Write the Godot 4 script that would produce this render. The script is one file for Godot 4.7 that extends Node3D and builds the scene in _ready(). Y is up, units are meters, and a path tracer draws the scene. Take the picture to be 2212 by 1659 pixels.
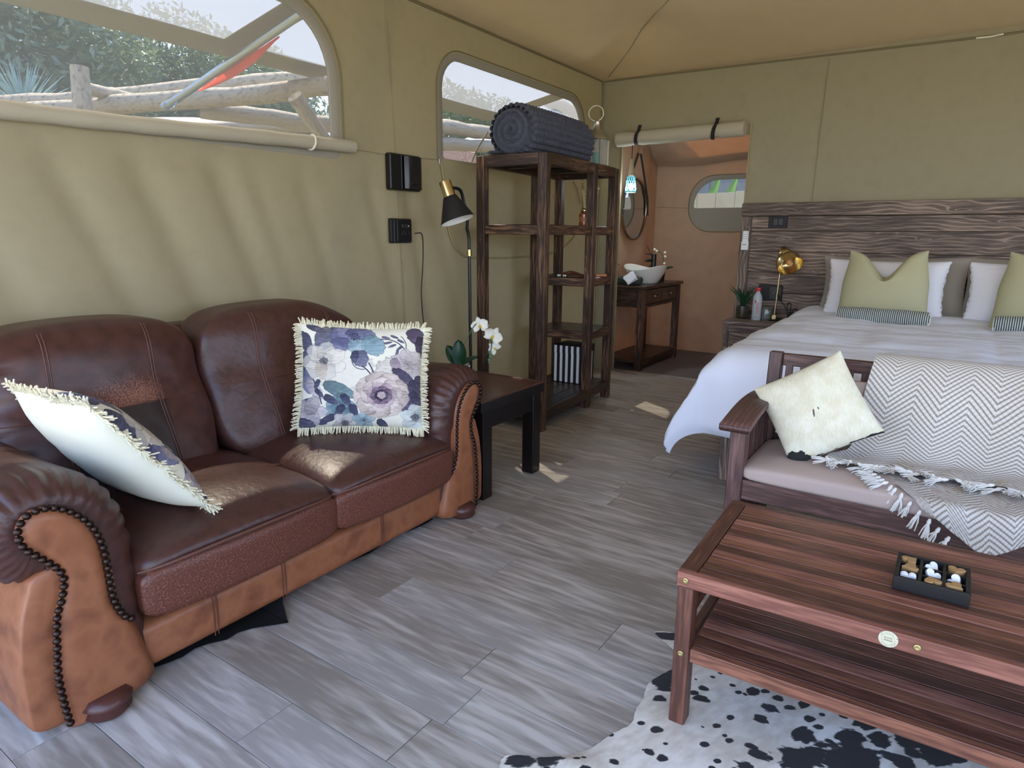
extends Node3D
# A furnished safari tent: leather sofa, shelf, bed, bench and coffee table on a plank floor.

class MB:
	var v := PackedVector3Array()
	var n := PackedVector3Array()
	var t := PackedVector2Array()
	var ix := PackedInt32Array()

	func vert(p: Vector3, nn: Vector3, uv := Vector2.ZERO) -> int:
		v.append(p); n.append(nn); t.append(uv)
		return v.size() - 1

	func tri(a: int, b: int, c: int) -> void:
		var g := (v[b] - v[a]).cross(v[c] - v[a])
		if g.dot(n[a] + n[b] + n[c]) > 0.0:
			ix.append(a); ix.append(c); ix.append(b)
		else:
			ix.append(a); ix.append(b); ix.append(c)

	func face(pts: Array, nn: Vector3, us := 1.0) -> void:
		var ax := nn.cross(Vector3.UP)
		if ax.length() < 0.1: ax = Vector3.RIGHT
		ax = ax.normalized()
		var ay := nn.cross(ax).normalized()
		var b := v.size()
		for p in pts: vert(p, nn, Vector2(p.dot(ax), p.dot(ay)) * us)
		for k in range(1, pts.size() - 1): tri(b, b + k, b + k + 1)

	func box(xf: Transform3D, s: Vector3, bev := 0.004, uo := Vector2.ZERO) -> void:
		var h := s * 0.5
		bev = minf(bev, minf(h.x, minf(h.y, h.z)) * 0.9)
		var long := 0
		if s.y > s[long]: long = 1
		if s.z > s[long]: long = 2
		var id := {}
		for ax in 3:
			for sg: int in [-1, 1]:
				var q := []
				for i in [-1, 1]:
					for j in [-1, 1]:
						var p := Vector3.ZERO
						var a1 := (ax + 1) % 3
						var a2 := (ax + 2) % 3
						p[ax] = h[ax] * sg
						p[a1] = (h[a1] - bev) * i
						p[a2] = (h[a2] - bev) * j
						var nn := Vector3.ZERO
						nn[ax] = sg
						var u: float
						var w: float
						if a1 == long: u = p[a1]; w = p[a2] + 0.37 * (ax + 1) * sg
						elif a2 == long: u = p[a2]; w = p[a1] + 0.53 * (ax + 1) * sg
						else: u = p[a1] * 0.2; w = p[a2]
						var k := vert(xf * p, (xf.basis * nn).normalized(), Vector2(u, w) + uo)
						var c := Vector3i.ZERO
						c[ax] = sg; c[a1] = i; c[a2] = j
						id[[ax, c]] = k
						q.append(k)
				tri(q[0], q[1], q[3]); tri(q[0], q[3], q[2])
		for ax in 3:
			var a1 := (ax + 1) % 3
			var a2 := (ax + 2) % 3
			for i in [-1, 1]:
				for j in [-1, 1]:
					var c0 := Vector3i.ZERO
					var c1 := Vector3i.ZERO
					c0[ax] = -1; c1[ax] = 1
					c0[a1] = i; c1[a1] = i; c0[a2] = j; c1[a2] = j
					tri(id[[a1, c0]], id[[a1, c1]], id[[a2, c1]])
					tri(id[[a1, c0]], id[[a2, c1]], id[[a2, c0]])
		for x: int in [-1, 1]:
			for y: int in [-1, 1]:
				for z: int in [-1, 1]:
					var c := Vector3i(x, y, z)
					tri(id[[0, c]], id[[1, c]], id[[2, c]])

	# rows of points -> one smooth sheet; wu / wv close it round
	func sheet(rows: Array, us := Vector2.ONE, wu := false, wv := false, flip := false, uo := Vector2.ZERO) -> void:
		var nr := rows.size()
		var nc: int = rows[0].size()
		var base := v.size()
		var acc := PackedVector3Array()
		acc.resize(nr * nc)
		var quads := []
		for r in (nr if wv else nr - 1):
			for c in (nc if wu else nc - 1):
				var a := r * nc + c
				var b := r * nc + (c + 1) % nc
				var d := ((r + 1) % nr) * nc + c
				var e := ((r + 1) % nr) * nc + (c + 1) % nc
				var pa: Vector3 = rows[r][c]
				var pb: Vector3 = rows[r][(c + 1) % nc]
				var pd: Vector3 = rows[(r + 1) % nr][c]
				var pe: Vector3 = rows[(r + 1) % nr][(c + 1) % nc]
				var g := (pe - pa).cross(pd - pb)
				if flip: g = -g
				acc[a] += g; acc[b] += g; acc[d] += g; acc[e] += g
				quads.append([a, b, d, e, g])
		for r in nr:
			for c in nc:
				var g := acc[r * nc + c]
				v.append(rows[r][c])
				n.append(g.normalized() if g.length() > 1e-14 else Vector3.UP)
				t.append(Vector2(float(c) / maxi(1, nc - 1), float(r) / maxi(1, nr - 1)) * us + uo)
		for q in quads:
			var g: Vector3 = q[4]
			for w in [[q[0], q[1], q[3]], [q[0], q[3], q[2]]]:
				var x: int = base + w[0]
				var y: int = base + w[1]
				var z: int = base + w[2]
				if (v[y] - v[x]).cross(v[z] - v[x]).dot(g) > 0.0:
					ix.append(x); ix.append(z); ix.append(y)
				else:
					ix.append(x); ix.append(y); ix.append(z)

	func tube(pts: Array, rad, sides := 8, cap := true, us := 1.0) -> void:
		var rows := []
		var up := Vector3.UP
		var prev := Vector3.ZERO
		var count := pts.size()
		for i in count:
			var d: Vector3 = (pts[mini(i + 1, count - 1)] - pts[maxi(i - 1, 0)]).normalized()
			if i == 0:
				up = Vector3.UP if absf(d.y) < 0.9 else Vector3.RIGHT
			var s := d.cross(up)
			if s.length() < 1e-4: s = d.cross(Vector3(0.3, 0.2, 0.9))
			s = s.normalized()
			up = s.cross(d).normalized()
			var rr: float = rad[i] if rad is Array else rad
			var row := []
			for k in sides:
				var a := TAU * k / sides
				row.append(pts[i] + (s * cos(a) + up * sin(a)) * rr)
			rows.append(row)
			prev = d
		if cap:
			var f := []
			var l := []
			for k in sides:
				f.append(pts[0]); l.append(pts[count - 1])
			var fr := []
			var lr := []
			for k in sides:
				fr.append(rows[0][k]); lr.append(rows[rows.size() - 1][k])
			var d0: Vector3 = (pts[0] - pts[1]).normalized()
			var d1: Vector3 = (pts[count - 1] - pts[count - 2]).normalized()
			face(fr, d0); face(lr, d1)
		var rev := false
		if rows.size() > 1:
			var o: Vector3 = (rows[1][1] - rows[0][0]).cross(rows[1][0] - rows[0][1])
			rev = o.dot(rows[0][0] - pts[0]) < 0.0
		sheet(rows, Vector2(1, pts.size() * 0.1 * us), true, false, rev)

	# profile of (radius, height), turned about y through xf
	func lathe(prof: Array, sides := 20, xf := Transform3D.IDENTITY) -> void:
		var rows := []
		for p in prof:
			var row := []
			for k in sides:
				var a := TAU * k / sides
				row.append(xf * Vector3(cos(a) * p.x, p.y, sin(a) * p.x))
			rows.append(row)
		# profiles run upwards along the outside
		sheet(rows, Vector2(2, 1), true, false, true)

	# outline (2D, counter-clockwise or not) swept from z = 0 to depth, through xf
	func prism(poly: PackedVector2Array, depth: float, xf := Transform3D.IDENTITY, bev := 0.0) -> void:
		var ccw := poly
		if Geometry2D.is_polygon_clockwise(poly):
			ccw = poly.duplicate(); ccw.reverse()
		var inner := ccw
		if bev > 0.0:
			var off := []
			var m := ccw.size()
			for i in m:
				var e0 := (ccw[i] - ccw[(i + m - 1) % m]).normalized()
				var e1 := (ccw[(i + 1) % m] - ccw[i]).normalized()
				var nn := (Vector2(-e0.y, e0.x) + Vector2(-e1.y, e1.x)).normalized()
				off.append(ccw[i] + nn * bev)
			inner = PackedVector2Array(off)
		var tris := Geometry2D.triangulate_polygon(inner)
		for side: int in [0, 1]:
			var nn := (xf.basis * Vector3(0, 0, -1 if side == 0 else 1)).normalized()
			var b := v.size()
			for p in inner: vert(xf * Vector3(p.x, p.y, depth * side), nn, p)
			for k in range(0, tris.size(), 3): tri(b + tris[k], b + tris[k + 1], b + tris[k + 2])
		var rows := []
		var ring := func(pl, z):
			var row := []
			for p in pl: row.append(xf * Vector3(p.x, p.y, z))
			return row
		if bev > 0.0: rows.append(ring.call(inner, 0.0))
		rows.append(ring.call(ccw, bev)); rows.append(ring.call(ccw, depth - bev))
		if bev > 0.0: rows.append(ring.call(inner, depth))
		sheet(rows, Vector2(1, 1), true, false, xf.basis.determinant() < 0.0)

	func mesh() -> ArrayMesh:
		var a := []
		a.resize(Mesh.ARRAY_MAX)
		a[Mesh.ARRAY_VERTEX] = v; a[Mesh.ARRAY_NORMAL] = n; a[Mesh.ARRAY_TEX_UV] = t; a[Mesh.ARRAY_INDEX] = ix
		var m := ArrayMesh.new()
		m.add_surface_from_arrays(Mesh.PRIMITIVE_TRIANGLES, a)
		return m

var rng := RandomNumberGenerator.new()
var used := {}
var M := {}
var nz := FastNoiseLite.new()

func numbered(called: String) -> String:
	var k: int = used.get(called, 0)
	used[called] = k + 1
	return called if k == 0 else "%s_%03d" % [called, k]

func V(x: float, y: float, z: float) -> Vector3:
	return Vector3(x, y, z)

func at(p: Vector3, b := Basis.IDENTITY) -> Transform3D:
	return Transform3D(b, p)

func tag(o: Node3D, label: String, category: String, group := "") -> Node3D:
	o.set_meta("label", label); o.set_meta("category", category)
	if group: o.set_meta("group", group)
	return o

# a thing made of parts; parts are authored in room coordinates
func thing(called: String, label: String, category: String, base := Vector3.ZERO, group := "", turn := 0.0) -> Node3D:
	var o := Node3D.new()
	o.name = numbered(called)
	add_child(o)
	o.position = base; o.rotation.y = turn
	tag(o, label, category, group)
	return o

func wpose(o: Node3D) -> Transform3D:
	var x := o.transform
	var p := o.get_parent()
	while p is Node3D and p != self:
		x = p.transform * x
		p = p.get_parent()
	return x

func part(parent: Node3D, called: String, mesh: Mesh, m: Material, xf := Transform3D.IDENTITY, label := "") -> MeshInstance3D:
	var o := MeshInstance3D.new()
	o.mesh = mesh; o.material_override = m; o.name = called
	parent.add_child(o, true)
	o.transform = wpose(parent).affine_inverse() * xf
	if label: o.set_meta("label", label)
	return o

# part given in the thing's own axes
func lpart(parent: Node3D, called: String, mesh: Mesh, m: Material, xf := Transform3D.IDENTITY, label := "") -> MeshInstance3D:
	var o := part(parent, called, mesh, m, Transform3D.IDENTITY, label)
	o.transform = xf
	return o

func solo(called: String, mesh: Mesh, m: Material, label: String, category: String, xf := Transform3D.IDENTITY, group := "") -> MeshInstance3D:
	var o := MeshInstance3D.new()
	o.mesh = mesh; o.material_override = m; o.name = numbered(called)
	add_child(o)
	o.transform = xf
	tag(o, label, category, group)
	return o

func struct(called: String, mesh: Mesh, m: Material, label: String, category := "wall") -> MeshInstance3D:
	var o := solo(called, mesh, m, label, category)
	o.set_meta("kind", "structure")
	return o

func box_mesh(s: Vector3, bev := 0.004, uo := Vector2.ZERO) -> ArrayMesh:
	var b := MB.new()
	b.box(Transform3D.IDENTITY, s, bev, uo)
	return b.mesh()

func ruv() -> Vector2:
	return Vector2(rng.randf() * 7.0, rng.randf() * 7.0)

func bpart(parent: Node3D, called: String, lo: Vector3, hi: Vector3, m: Material, bev := 0.004, label := "") -> MeshInstance3D:
	return part(parent, called, box_mesh(hi - lo, bev, ruv()), m, at((lo + hi) * 0.5), label)

func tube_mesh(pts: Array, rad, sides := 8) -> ArrayMesh:
	var b := MB.new()
	b.tube(pts, rad, sides)
	return b.mesh()

func lathe_mesh(prof: Array, sides := 20) -> ArrayMesh:
	var b := MB.new()
	b.lathe(prof, sides)
	return b.mesh()

func smooth_path(pts: Array, per := 8) -> Array:
	var c := Curve3D.new()
	for i in pts.size():
		var d: Vector3 = (pts[mini(i + 1, pts.size() - 1)] - pts[maxi(i - 1, 0)]) / 6.0
		c.add_point(pts[i], -d, d)
	var out := []
	for i in pts.size() - 1:
		for k in per: out.append(c.sample(i, float(k) / per))
	out.append(pts[pts.size() - 1])
	return out

func smooth_loop(pts: Array, per := 6) -> PackedVector2Array:
	var out := PackedVector2Array()
	var m := pts.size()
	for i in m:
		var a: Vector2 = pts[(i + m - 1) % m]
		var b: Vector2 = pts[i]
		var c: Vector2 = pts[(i + 1) % m]
		var d: Vector2 = pts[(i + 2) % m]
		for k in per: out.append(b.cubic_interpolate(c, a, d, float(k) / per))
	return out

func spw(x: float, e: float) -> float:
	return signf(x) * pow(absf(x), e)

# rounded, padded block: superellipsoid with half sizes h; bend(p) may move each point
func sq(a: float, e: float) -> Vector2:
	var c := cos(a)
	var d := sin(a)
	return Vector2(c, d) * pow(pow(absf(c), 2.0 / e) + pow(absf(d), 2.0 / e), -e / 2.0)

func puff_mesh(h: Vector3, e1: float, e2: float, nu: int, nv: int, bend = null, planar := false) -> ArrayMesh:
	var rows := []
	for r in nv + 1:
		var la := sq(-PI / 2 + PI * r / nv, e1)
		var row := []
		for c in nu:
			var lo := sq(TAU * (c + 0.5) / nu, e2)
			var p := Vector3(maxf(la.x, 0.0) * lo.x * h.x, la.y * h.y, maxf(la.x, 0.0) * lo.y * h.z)
			row.append(bend.call(p) if bend != null else p)
		rows.append(row)
	var b := MB.new()
	b.sheet(rows, Vector2(2, 1), true, false, true)
	if planar:
		for i in b.v.size(): b.t[i] = Vector2(0.5 - b.v[i].z / h.z * 0.5, 0.5 - b.v[i].y / h.y * 0.5)
	return b.mesh()

# cushion in its own axes: x across, y up, z out of the printed face
func pillow_rows(w: float, hh: float, th: float, side: float, nn: int, pinch := 0.07, shape = null) -> Array:
	var rows := []
	for r in nn + 1:
		var row := []
		var vv := -1.0 + 2.0 * r / nn
		vv = sin(vv * PI / 2)
		for c in nn + 1:
			var uu := sin((-1.0 + 2.0 * c / nn) * PI / 2)
			var x := uu * w / 2 * (1.0 - pinch * (1.0 - vv * vv) * absf(uu))
			var y := vv * hh / 2 * (1.0 - pinch * (1.0 - uu * uu) * absf(vv))
			var z := side * th * pow((1.0 - pow(absf(uu), 2.6)) * (1.0 - pow(absf(vv), 2.6)), 0.55)
			z += side * 0.006 * nz.get_noise_2d(x * 500 + side * 90, y * 500) * (1.0 - uu * uu * vv * vv)
			var p := Vector3(x, y, z)
			row.append(shape.call(p, uu, vv, side) if shape != null else p)
		rows.append(row)
	return rows

func pillow_mesh(w: float, hh: float, th: float, nn := 28, pinch := 0.07, sides := [1.0, -1.0], shape = null) -> ArrayMesh:
	var b := MB.new()
	for s: float in sides: b.sheet(pillow_rows(w, hh, th, s, nn, pinch, shape), Vector2(1, -1), false, false, s < 0.0, Vector2(0, 1))
	for i in b.v.size(): b.t[i] = Vector2(b.v[i].x / w + 0.5, 0.5 - b.v[i].y / hh)
	return b.mesh()

func frame_of(o: Vector3, xdir: Vector3, ydir: Vector3) -> Transform3D:
	var x := xdir.normalized()
	var z := x.cross(ydir).normalized()
	return Transform3D(Basis(x, z.cross(x), z), o)

# ---------- materials
func srgb(r: int, g: int, b: int) -> Color:
	return Color(r / 255.0, g / 255.0, b / 255.0)

func ntex(freq: float, stops: Array, seed_ := 1, warp := 0.0, w := 512, h := 512, oct := 4, kind := FastNoiseLite.TYPE_SIMPLEX_SMOOTH) -> NoiseTexture2D:
	var f := FastNoiseLite.new()
	f.seed = seed_; f.frequency = freq; f.noise_type = kind
	f.fractal_octaves = oct
	if oct <= 1: f.fractal_type = FastNoiseLite.FRACTAL_NONE
	if warp > 0.0:
		f.domain_warp_enabled = true
		f.domain_warp_amplitude = warp
		f.domain_warp_frequency = freq * 1.5
	var x := NoiseTexture2D.new()
	x.width = w; x.height = h; x.seamless = true; x.seamless_blend_skirt = 0.15
	x.noise = f
	if stops.size():
		var g := Gradient.new()
		var off := PackedFloat32Array()
		var col := PackedColorArray()
		for i in stops.size():
			if stops[i] is Array:
				off.append(stops[i][0]); col.append(stops[i][1])
			else:
				off.append(float(i) / (stops.size() - 1)); col.append(stops[i])
		g.offsets = off; g.colors = col
		x.color_ramp = g
	return x

func mat(col: Color, rough := 0.8, tex: Texture2D = null, us := Vector3.ONE, tri := false) -> StandardMaterial3D:
	var m := StandardMaterial3D.new()
	m.albedo_color = col; m.roughness = rough
	if tex: m.albedo_texture = tex
	m.uv1_scale = us
	if tri:
		m.uv1_triplanar = true
		m.uv1_triplanar_sharpness = 4.0
	return m

func relief(m: StandardMaterial3D, tex: Texture2D, cm: float) -> StandardMaterial3D:
	m.heightmap_enabled = true; m.heightmap_texture = tex; m.heightmap_scale = cm
	return m

# sawn board: rings bent round a few knots, fibre streaks; periodic along the grain
func board(dark: Color, light: Color, seed_: int, rings: float, knots: int, streak: float, w := 768, h := 256) -> ImageTexture:
	var f := FastNoiseLite.new()
	f.seed = seed_; f.frequency = 0.01; f.fractal_octaves = 3
	var r := RandomNumberGenerator.new()
	r.seed = seed_
	var kn := []
	for i in knots: kn.append([r.randf(), r.randf(), r.randf_range(0.05, 0.12)])
	var im := Image.create(w, h, false, Image.FORMAT_RGB8)
	for x in w:
		var a := TAU * x / w
		var ca := cos(a) * 26.0
		var sa := sin(a) * 26.0
		for y in h:
			var v := float(y) / h
			var g := v + 0.22 * f.get_noise_3d(ca * 1.6, sa * 1.6, v * 45.0)
			for k in kn:
				var dx := absf(float(x) / w - k[0])
				dx = minf(dx, 1.0 - dx) * 3.0
				var dy: float = v - k[1]
				var q: float = (dx * dx * 0.30 + dy * dy) / (k[2] * k[2])
				if q < 9.0: g += 0.16 * exp(-q * 0.7) * signf(dy) * (1.0 - exp(-absf(dy) * 30.0)) + 0.22 * exp(-q * 1.6)
			var s := 0.5 + 0.5 * sin(g * rings * TAU)
			s = pow(s, 6.0)
			var st := f.get_noise_3d(ca * 5.0 + 300.0, sa * 5.0, v * 900.0)
			var bl := f.get_noise_3d(ca * 1.2 - 200.0, sa * 1.2, v * 30.0)
			im.set_pixel(x, y, dark.lerp(light, clampf(0.24 + s * (0.45 + bl * 0.9) + st * streak + bl * 0.55, 0.0, 1.0)))
	im.generate_mipmaps()
	return ImageTexture.create_from_image(im)

# contour bands over stretched noise: growth rings cut along a board
func grain(dark: Color, light: Color, bands: int, seed_: int, freq := 0.006, warp := 30.0) -> NoiseTexture2D:
	var st := []
	var r := RandomNumberGenerator.new()
	r.seed = seed_
	for i in bands * 2 + 1:
		var k := r.randf_range(0.0, 0.35) if i % 2 == 0 else r.randf_range(0.55, 1.0)
		st.append(dark.lerp(light, k))
	return ntex(freq, st, seed_, warp, 1024, 512, 3)

const EAVE := 2.67
const WX := -2.94
const BZ := -5.80

func _ready() -> void:
	rng.seed = 11
	nz.seed = 5; nz.frequency = 0.01
	var cam := Camera3D.new()
	cam.name = "camera"
	cam.fov = 60.989; cam.near = 0.05; cam.far = 200.0
	cam.basis = Basis(Vector3.UP, 0.594832) * Basis(Vector3.RIGHT, -0.225298) * Basis(Vector3.BACK, 0.0075753)
	cam.position = V(0, 1.30, 0)
	add_child(cam)
	cam.current = true
	var e := Environment.new()
	e.background_mode = Environment.BG_SKY
	var sm := ProceduralSkyMaterial.new()
	sm.sky_top_color = srgb(135, 175, 238)
	sm.sky_horizon_color = srgb(228, 236, 246)
	sm.ground_horizon_color = srgb(190, 190, 180)
	sm.ground_bottom_color = srgb(150, 145, 130)
	sm.sky_curve = 0.25
	sm.sky_energy_multiplier = 1.0
	var sk := Sky.new()
	sk.sky_material = sm
	e.sky = sk
	e.background_energy_multiplier = 2.0
	e.tonemap_mode = Environment.TONE_MAPPER_LINEAR
	e.tonemap_exposure = 2.75
	e.sdfgi_enabled = true; e.ssao_enabled = true; e.ssil_enabled = true
	var we := WorldEnvironment.new()
	we.name = "world"
	we.environment = e
	add_child(we)
	var sun := DirectionalLight3D.new()
	sun.name = "sun"
	sun.light_color = Color(1.0, 0.95, 0.86)
	sun.light_energy = 3.0
	sun.light_angular_distance = 0.6
	sun.shadow_enabled = true
	sun.basis = Basis.looking_at(V(1.28, -2.35, 0.75).normalized(), Vector3.UP)
	sun.sky_mode = DirectionalLight3D.SKY_MODE_LIGHT_ONLY
	add_child(sun)
	materials()
	shell()
	windows()
	bathroom()
	outdoors()
	furniture()

func materials() -> void:
	var weave := ntex(0.35, [], 3, 0.0, 512, 512, 2)
	var blotch := ntex(0.012, [srgb(169, 161, 133), srgb(174, 166, 138), srgb(171, 163, 135)], 4)
	M.canvas = mat(Color.WHITE, 0.92, blotch, V(0.8, 0.8, 0.8), true)
	relief(M.canvas, weave, 0.015)
	M.canvas.backlight_enabled = true; M.canvas.backlight = Color(0.76, 0.74, 0.71)
	M.roof = mat(Color.WHITE, 0.92, ntex(0.012, [srgb(196, 178, 142), srgb(201, 183, 147)], 14), V(0.8, 0.8, 0.8), true)
	relief(M.roof, weave, 0.015)
	M.roof.backlight_enabled = true; M.roof.backlight = Color(0.46, 0.445, 0.42)
	M.warm_canvas = mat(Color.WHITE, 0.9, ntex(0.012, [srgb(180, 160, 138), srgb(188, 168, 146)], 24), V(0.8, 0.8, 0.8), true)
	M.warm_canvas.backlight_enabled = true; M.warm_canvas.backlight = Color(0.78, 0.71, 0.66)
	M.hem = mat(srgb(150, 145, 132), 0.85)
	M.hem_light = mat(srgb(176, 168, 148), 0.85)
	M.zip = mat(srgb(120, 110, 82), 0.7)
	M.seam = mat(srgb(146, 134, 106), 0.9)
	M.cord_tan = mat(srgb(160, 146, 108), 0.85)
	M.screen = mat(Color(0.42, 0.44, 0.46, 0.70), 0.9)
	M.screen.backlight_enabled = true; M.screen.backlight = Color(0.22, 0.22, 0.22)
	M.screen.transparency = BaseMaterial3D.TRANSPARENCY_ALPHA
	M.black = mat(srgb(20, 20, 21), 0.35)
	M.black_matt = mat(srgb(24, 24, 26), 0.6)
	M.black_web = mat(srgb(34, 34, 34), 0.9)
	M.brass = mat(srgb(212, 190, 138), 0.24); M.brass.metallic = 1.0
	M.silver = mat(srgb(188, 182, 166), 0.32); M.silver.metallic = 0.9
	M.brass_dull = mat(srgb(186, 168, 116), 0.4); M.brass_dull.metallic = 0.8
	M.bronze = mat(srgb(120, 104, 84), 0.3); M.bronze.metallic = 0.9
	M.chrome = mat(srgb(215, 212, 205), 0.15); M.chrome.metallic = 1.0
	M.white = mat(srgb(232, 232, 232), 0.5)
	# floor planks: four boards of one grey-brown wood-look print
	M.plank = []
	var pt := [[srgb(150, 142, 133), srgb(196, 189, 181)], [srgb(143, 134, 124), srgb(190, 182, 173)], [srgb(156, 149, 142), srgb(202, 196, 190)], [srgb(138, 129, 119), srgb(186, 177, 168)]]
	for i in 4:
		var m := mat(Color.WHITE, 0.48, board(pt[i][0], pt[i][1], 40 + i, 3.0, 1, 0.75), V(0.55, 4.2, 1.0))
		relief(m, ntex(0.02, [], 60 + i, 10.0, 512, 512, 4), 0.02)
		m.metallic_specular = 0.45
		M.plank.append(m)
	# stained furniture boards
	M.head_wood = []
	for i in 3: M.head_wood.append(mat(Color.WHITE, 0.6, board(srgb(66, 54, 47), srgb(158, 136, 120), 70 + i, 8.0, 4, 0.5, 1024, 256), V(0.55, 4.5, 1.0)))
	M.shelf_wood = mat(Color.WHITE, 0.42, board(srgb(48, 33, 26), srgb(128, 94, 70), 80, 4.0, 3, 0.8), V(0.9, 7.0, 1.0))
	M.dark_wood = mat(Color.WHITE, 0.35, board(srgb(30, 22, 18), srgb(76, 56, 44), 82, 4.0, 2, 0.8), V(0.9, 6.0, 1.0))
	M.side_top = mat(Color.WHITE, 0.35, ntex(0.05, [srgb(54, 28, 24), srgb(104, 62, 54)], 83, 0.0), V(2.0, 2.0, 1.0))
	M.lacquer = mat(srgb(20, 15, 14), 0.28)
	M.red_wood = []
	for i in 3: M.red_wood.append(mat(Color.WHITE, 0.42, board([srgb(78, 46, 36), srgb(96, 58, 44), srgb(118, 72, 58)][i], [srgb(118, 76, 58), srgb(142, 92, 70), srgb(160, 106, 88)][i], 90 + i, 2.0, 0, 1.1, 512, 128), V(0.8, 9.0, 1.0)))
	M.bench_wood = mat(Color.WHITE, 0.45, board(srgb(78, 54, 50), srgb(122, 90, 84), 95, 2.0, 0, 1.0, 512, 128), V(0.8, 8.0, 1.0))
	M.log = mat(Color.WHITE, 0.85, ntex(0.015, [srgb(112, 100, 84), srgb(184, 170, 146), srgb(146, 132, 112)], 96, 10.0, 512, 512, 5), V(1.0, 4.0, 1.0))
	# leathers
	var wrinkle := ntex(0.03, [], 101, 20.0, 512, 512, 5)
	M.leather = mat(Color.WHITE, 0.38, ntex(0.012, [srgb(54, 33, 29), srgb(76, 46, 40), srgb(64, 38, 33)], 100), V(2.2, 2.2, 2.2), true)
	relief(M.leather, wrinkle, 0.08)
	M.leather_worn = mat(Color.WHITE, 0.42, ntex(0.05, [[0.0, srgb(78, 42, 33)], [0.60, srgb(98, 55, 42)], [0.76, srgb(134, 82, 60)], [1.0, srgb(150, 96, 72)]], 103, 0.0, 512, 512, 6), V(5.0, 5.0, 5.0), true)
	relief(M.leather_worn, wrinkle, 0.08)
	M.tan = mat(Color.WHITE, 0.45, ntex(0.008, [srgb(116, 68, 44), srgb(150, 94, 62), srgb(132, 78, 50)], 104), V(1.6, 1.6, 1.6), true)
	relief(M.tan, wrinkle, 0.05)
	M.piping = mat(srgb(94, 56, 43), 0.5)
	M.stud = mat(srgb(58, 44, 38), 0.3); M.stud.metallic = 0.85
	# cloths
	var cloth := ntex(0.3, [], 110, 0.0, 512, 512, 2)
	M.cream = relief(mat(srgb(226, 224, 204), 0.9), cloth, 0.01)
	M.fringe = mat(srgb(226, 220, 192), 0.95)
	M.duvet = mat(srgb(234, 240, 255), 0.85)
	relief(M.duvet, ntex(0.012, [], 111, 12.0, 512, 512, 4), 0.25)
	M.duvet.uv1_triplanar = true; M.duvet.uv1_scale = V(1.1, 1.1, 1.1)
	M.white_cloth = relief(mat(srgb(232, 232, 238), 0.85), ntex(0.02, [], 112, 20.0, 512, 512, 4), 0.15)
	M.taupe = mat(srgb(150, 142, 130), 0.85)
	M.green = mat(Color.WHITE, 0.95, ntex(0.25, [srgb(158, 154, 118), srgb(206, 202, 166)], 113, 0.0, 512, 512, 3), V(2, 2, 2))
	relief(M.green, cloth, 0.04)
	M.beige = relief(mat(srgb(190, 172, 164), 0.92), cloth, 0.008)
	M.hide = mat(Color.WHITE, 0.95, ntex(0.02, [srgb(214, 208, 178), srgb(232, 228, 200)], 114, 20.0), V(2, 2, 2))
	relief(M.hide, ntex(0.12, [], 115, 6.0, 512, 512, 4), 0.06)
	M.plush = mat(srgb(72, 75, 90), 0.95); M.plush.rim_enabled = true; M.plush.rim = 0.5
	M.dark_towel = mat(srgb(62, 66, 58), 0.95)
	# plants
	M.leaf_dark = mat(srgb(22, 58, 34), 0.35)
	M.petal = mat(srgb(240, 238, 224), 0.6); M.petal.backlight_enabled = true; M.petal.backlight = Color(0.4, 0.4, 0.35)
	M.petal_heart = mat(srgb(214, 180, 70), 0.6)
	M.stem = mat(srgb(70, 96, 60), 0.6)
	M.bud = mat(srgb(92, 130, 92), 0.5)
	M.glass = mat(Color(0.92, 0.97, 0.97, 0.12), 0.04)
	M.glass.transparency = BaseMaterial3D.TRANSPARENCY_ALPHA
	M.ceramic = mat(srgb(224, 222, 214), 0.12)

# soft creases hanging below the sill: z at the sill, slope, depth, width
var creases := []

func crease(z: float, y: float) -> float:
	var d := 0.0
	var f := smoothstep(1.72, 1.5, y) * smoothstep(-0.1, 0.5, y)
	for c in creases:
		var u: float = (z - (c[0] - (1.72 - y) * c[1])) / c[3]
		d += c[2] * exp(-u * u)
	return d * f + 0.006 * nz.get_noise_2d(z * 60, y * 25) * f

func wall_pt(z: float, y: float, off: float) -> Vector3:
	var q := 0.004 * sin((z * 31.0)) * smoothstep(2.42, 2.48, y) * smoothstep(2.66, 2.6, y)
	return V(WX - crease(z, y) + q - off, y, z)

func rect_loop(z0: float, z1: float, y0: float, y1: float, r0: float, r1: float, step := 0.04) -> Array:
	# window outline, z0 the end nearer the camera; r0 lower corners, r1 upper corners
	var p := []
	var arc := func(cz: float, cy: float, r: float, a0: float):
		for k in 9:
			var a := a0 + PI / 2 * k / 8
			p.append(Vector2(cz + cos(a) * r, cy + sin(a) * r))
	arc.call(z0 - r1, y1 - r1, r1, 0.0)
	arc.call(z1 + r1, y1 - r1, r1, PI / 2)
	arc.call(z1 + r0, y0 + r0, r0, PI)
	arc.call(z0 - r0, y0 + r0, r0, PI * 1.5)
	var out := []
	for i in p.size():
		var a: Vector2 = p[i]
		var b: Vector2 = p[(i + 1) % p.size()]
		var m := maxi(1, int(a.distance_to(b) / step))
		for k in m: out.append(a.lerp(b, float(k) / m))
	return out

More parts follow.
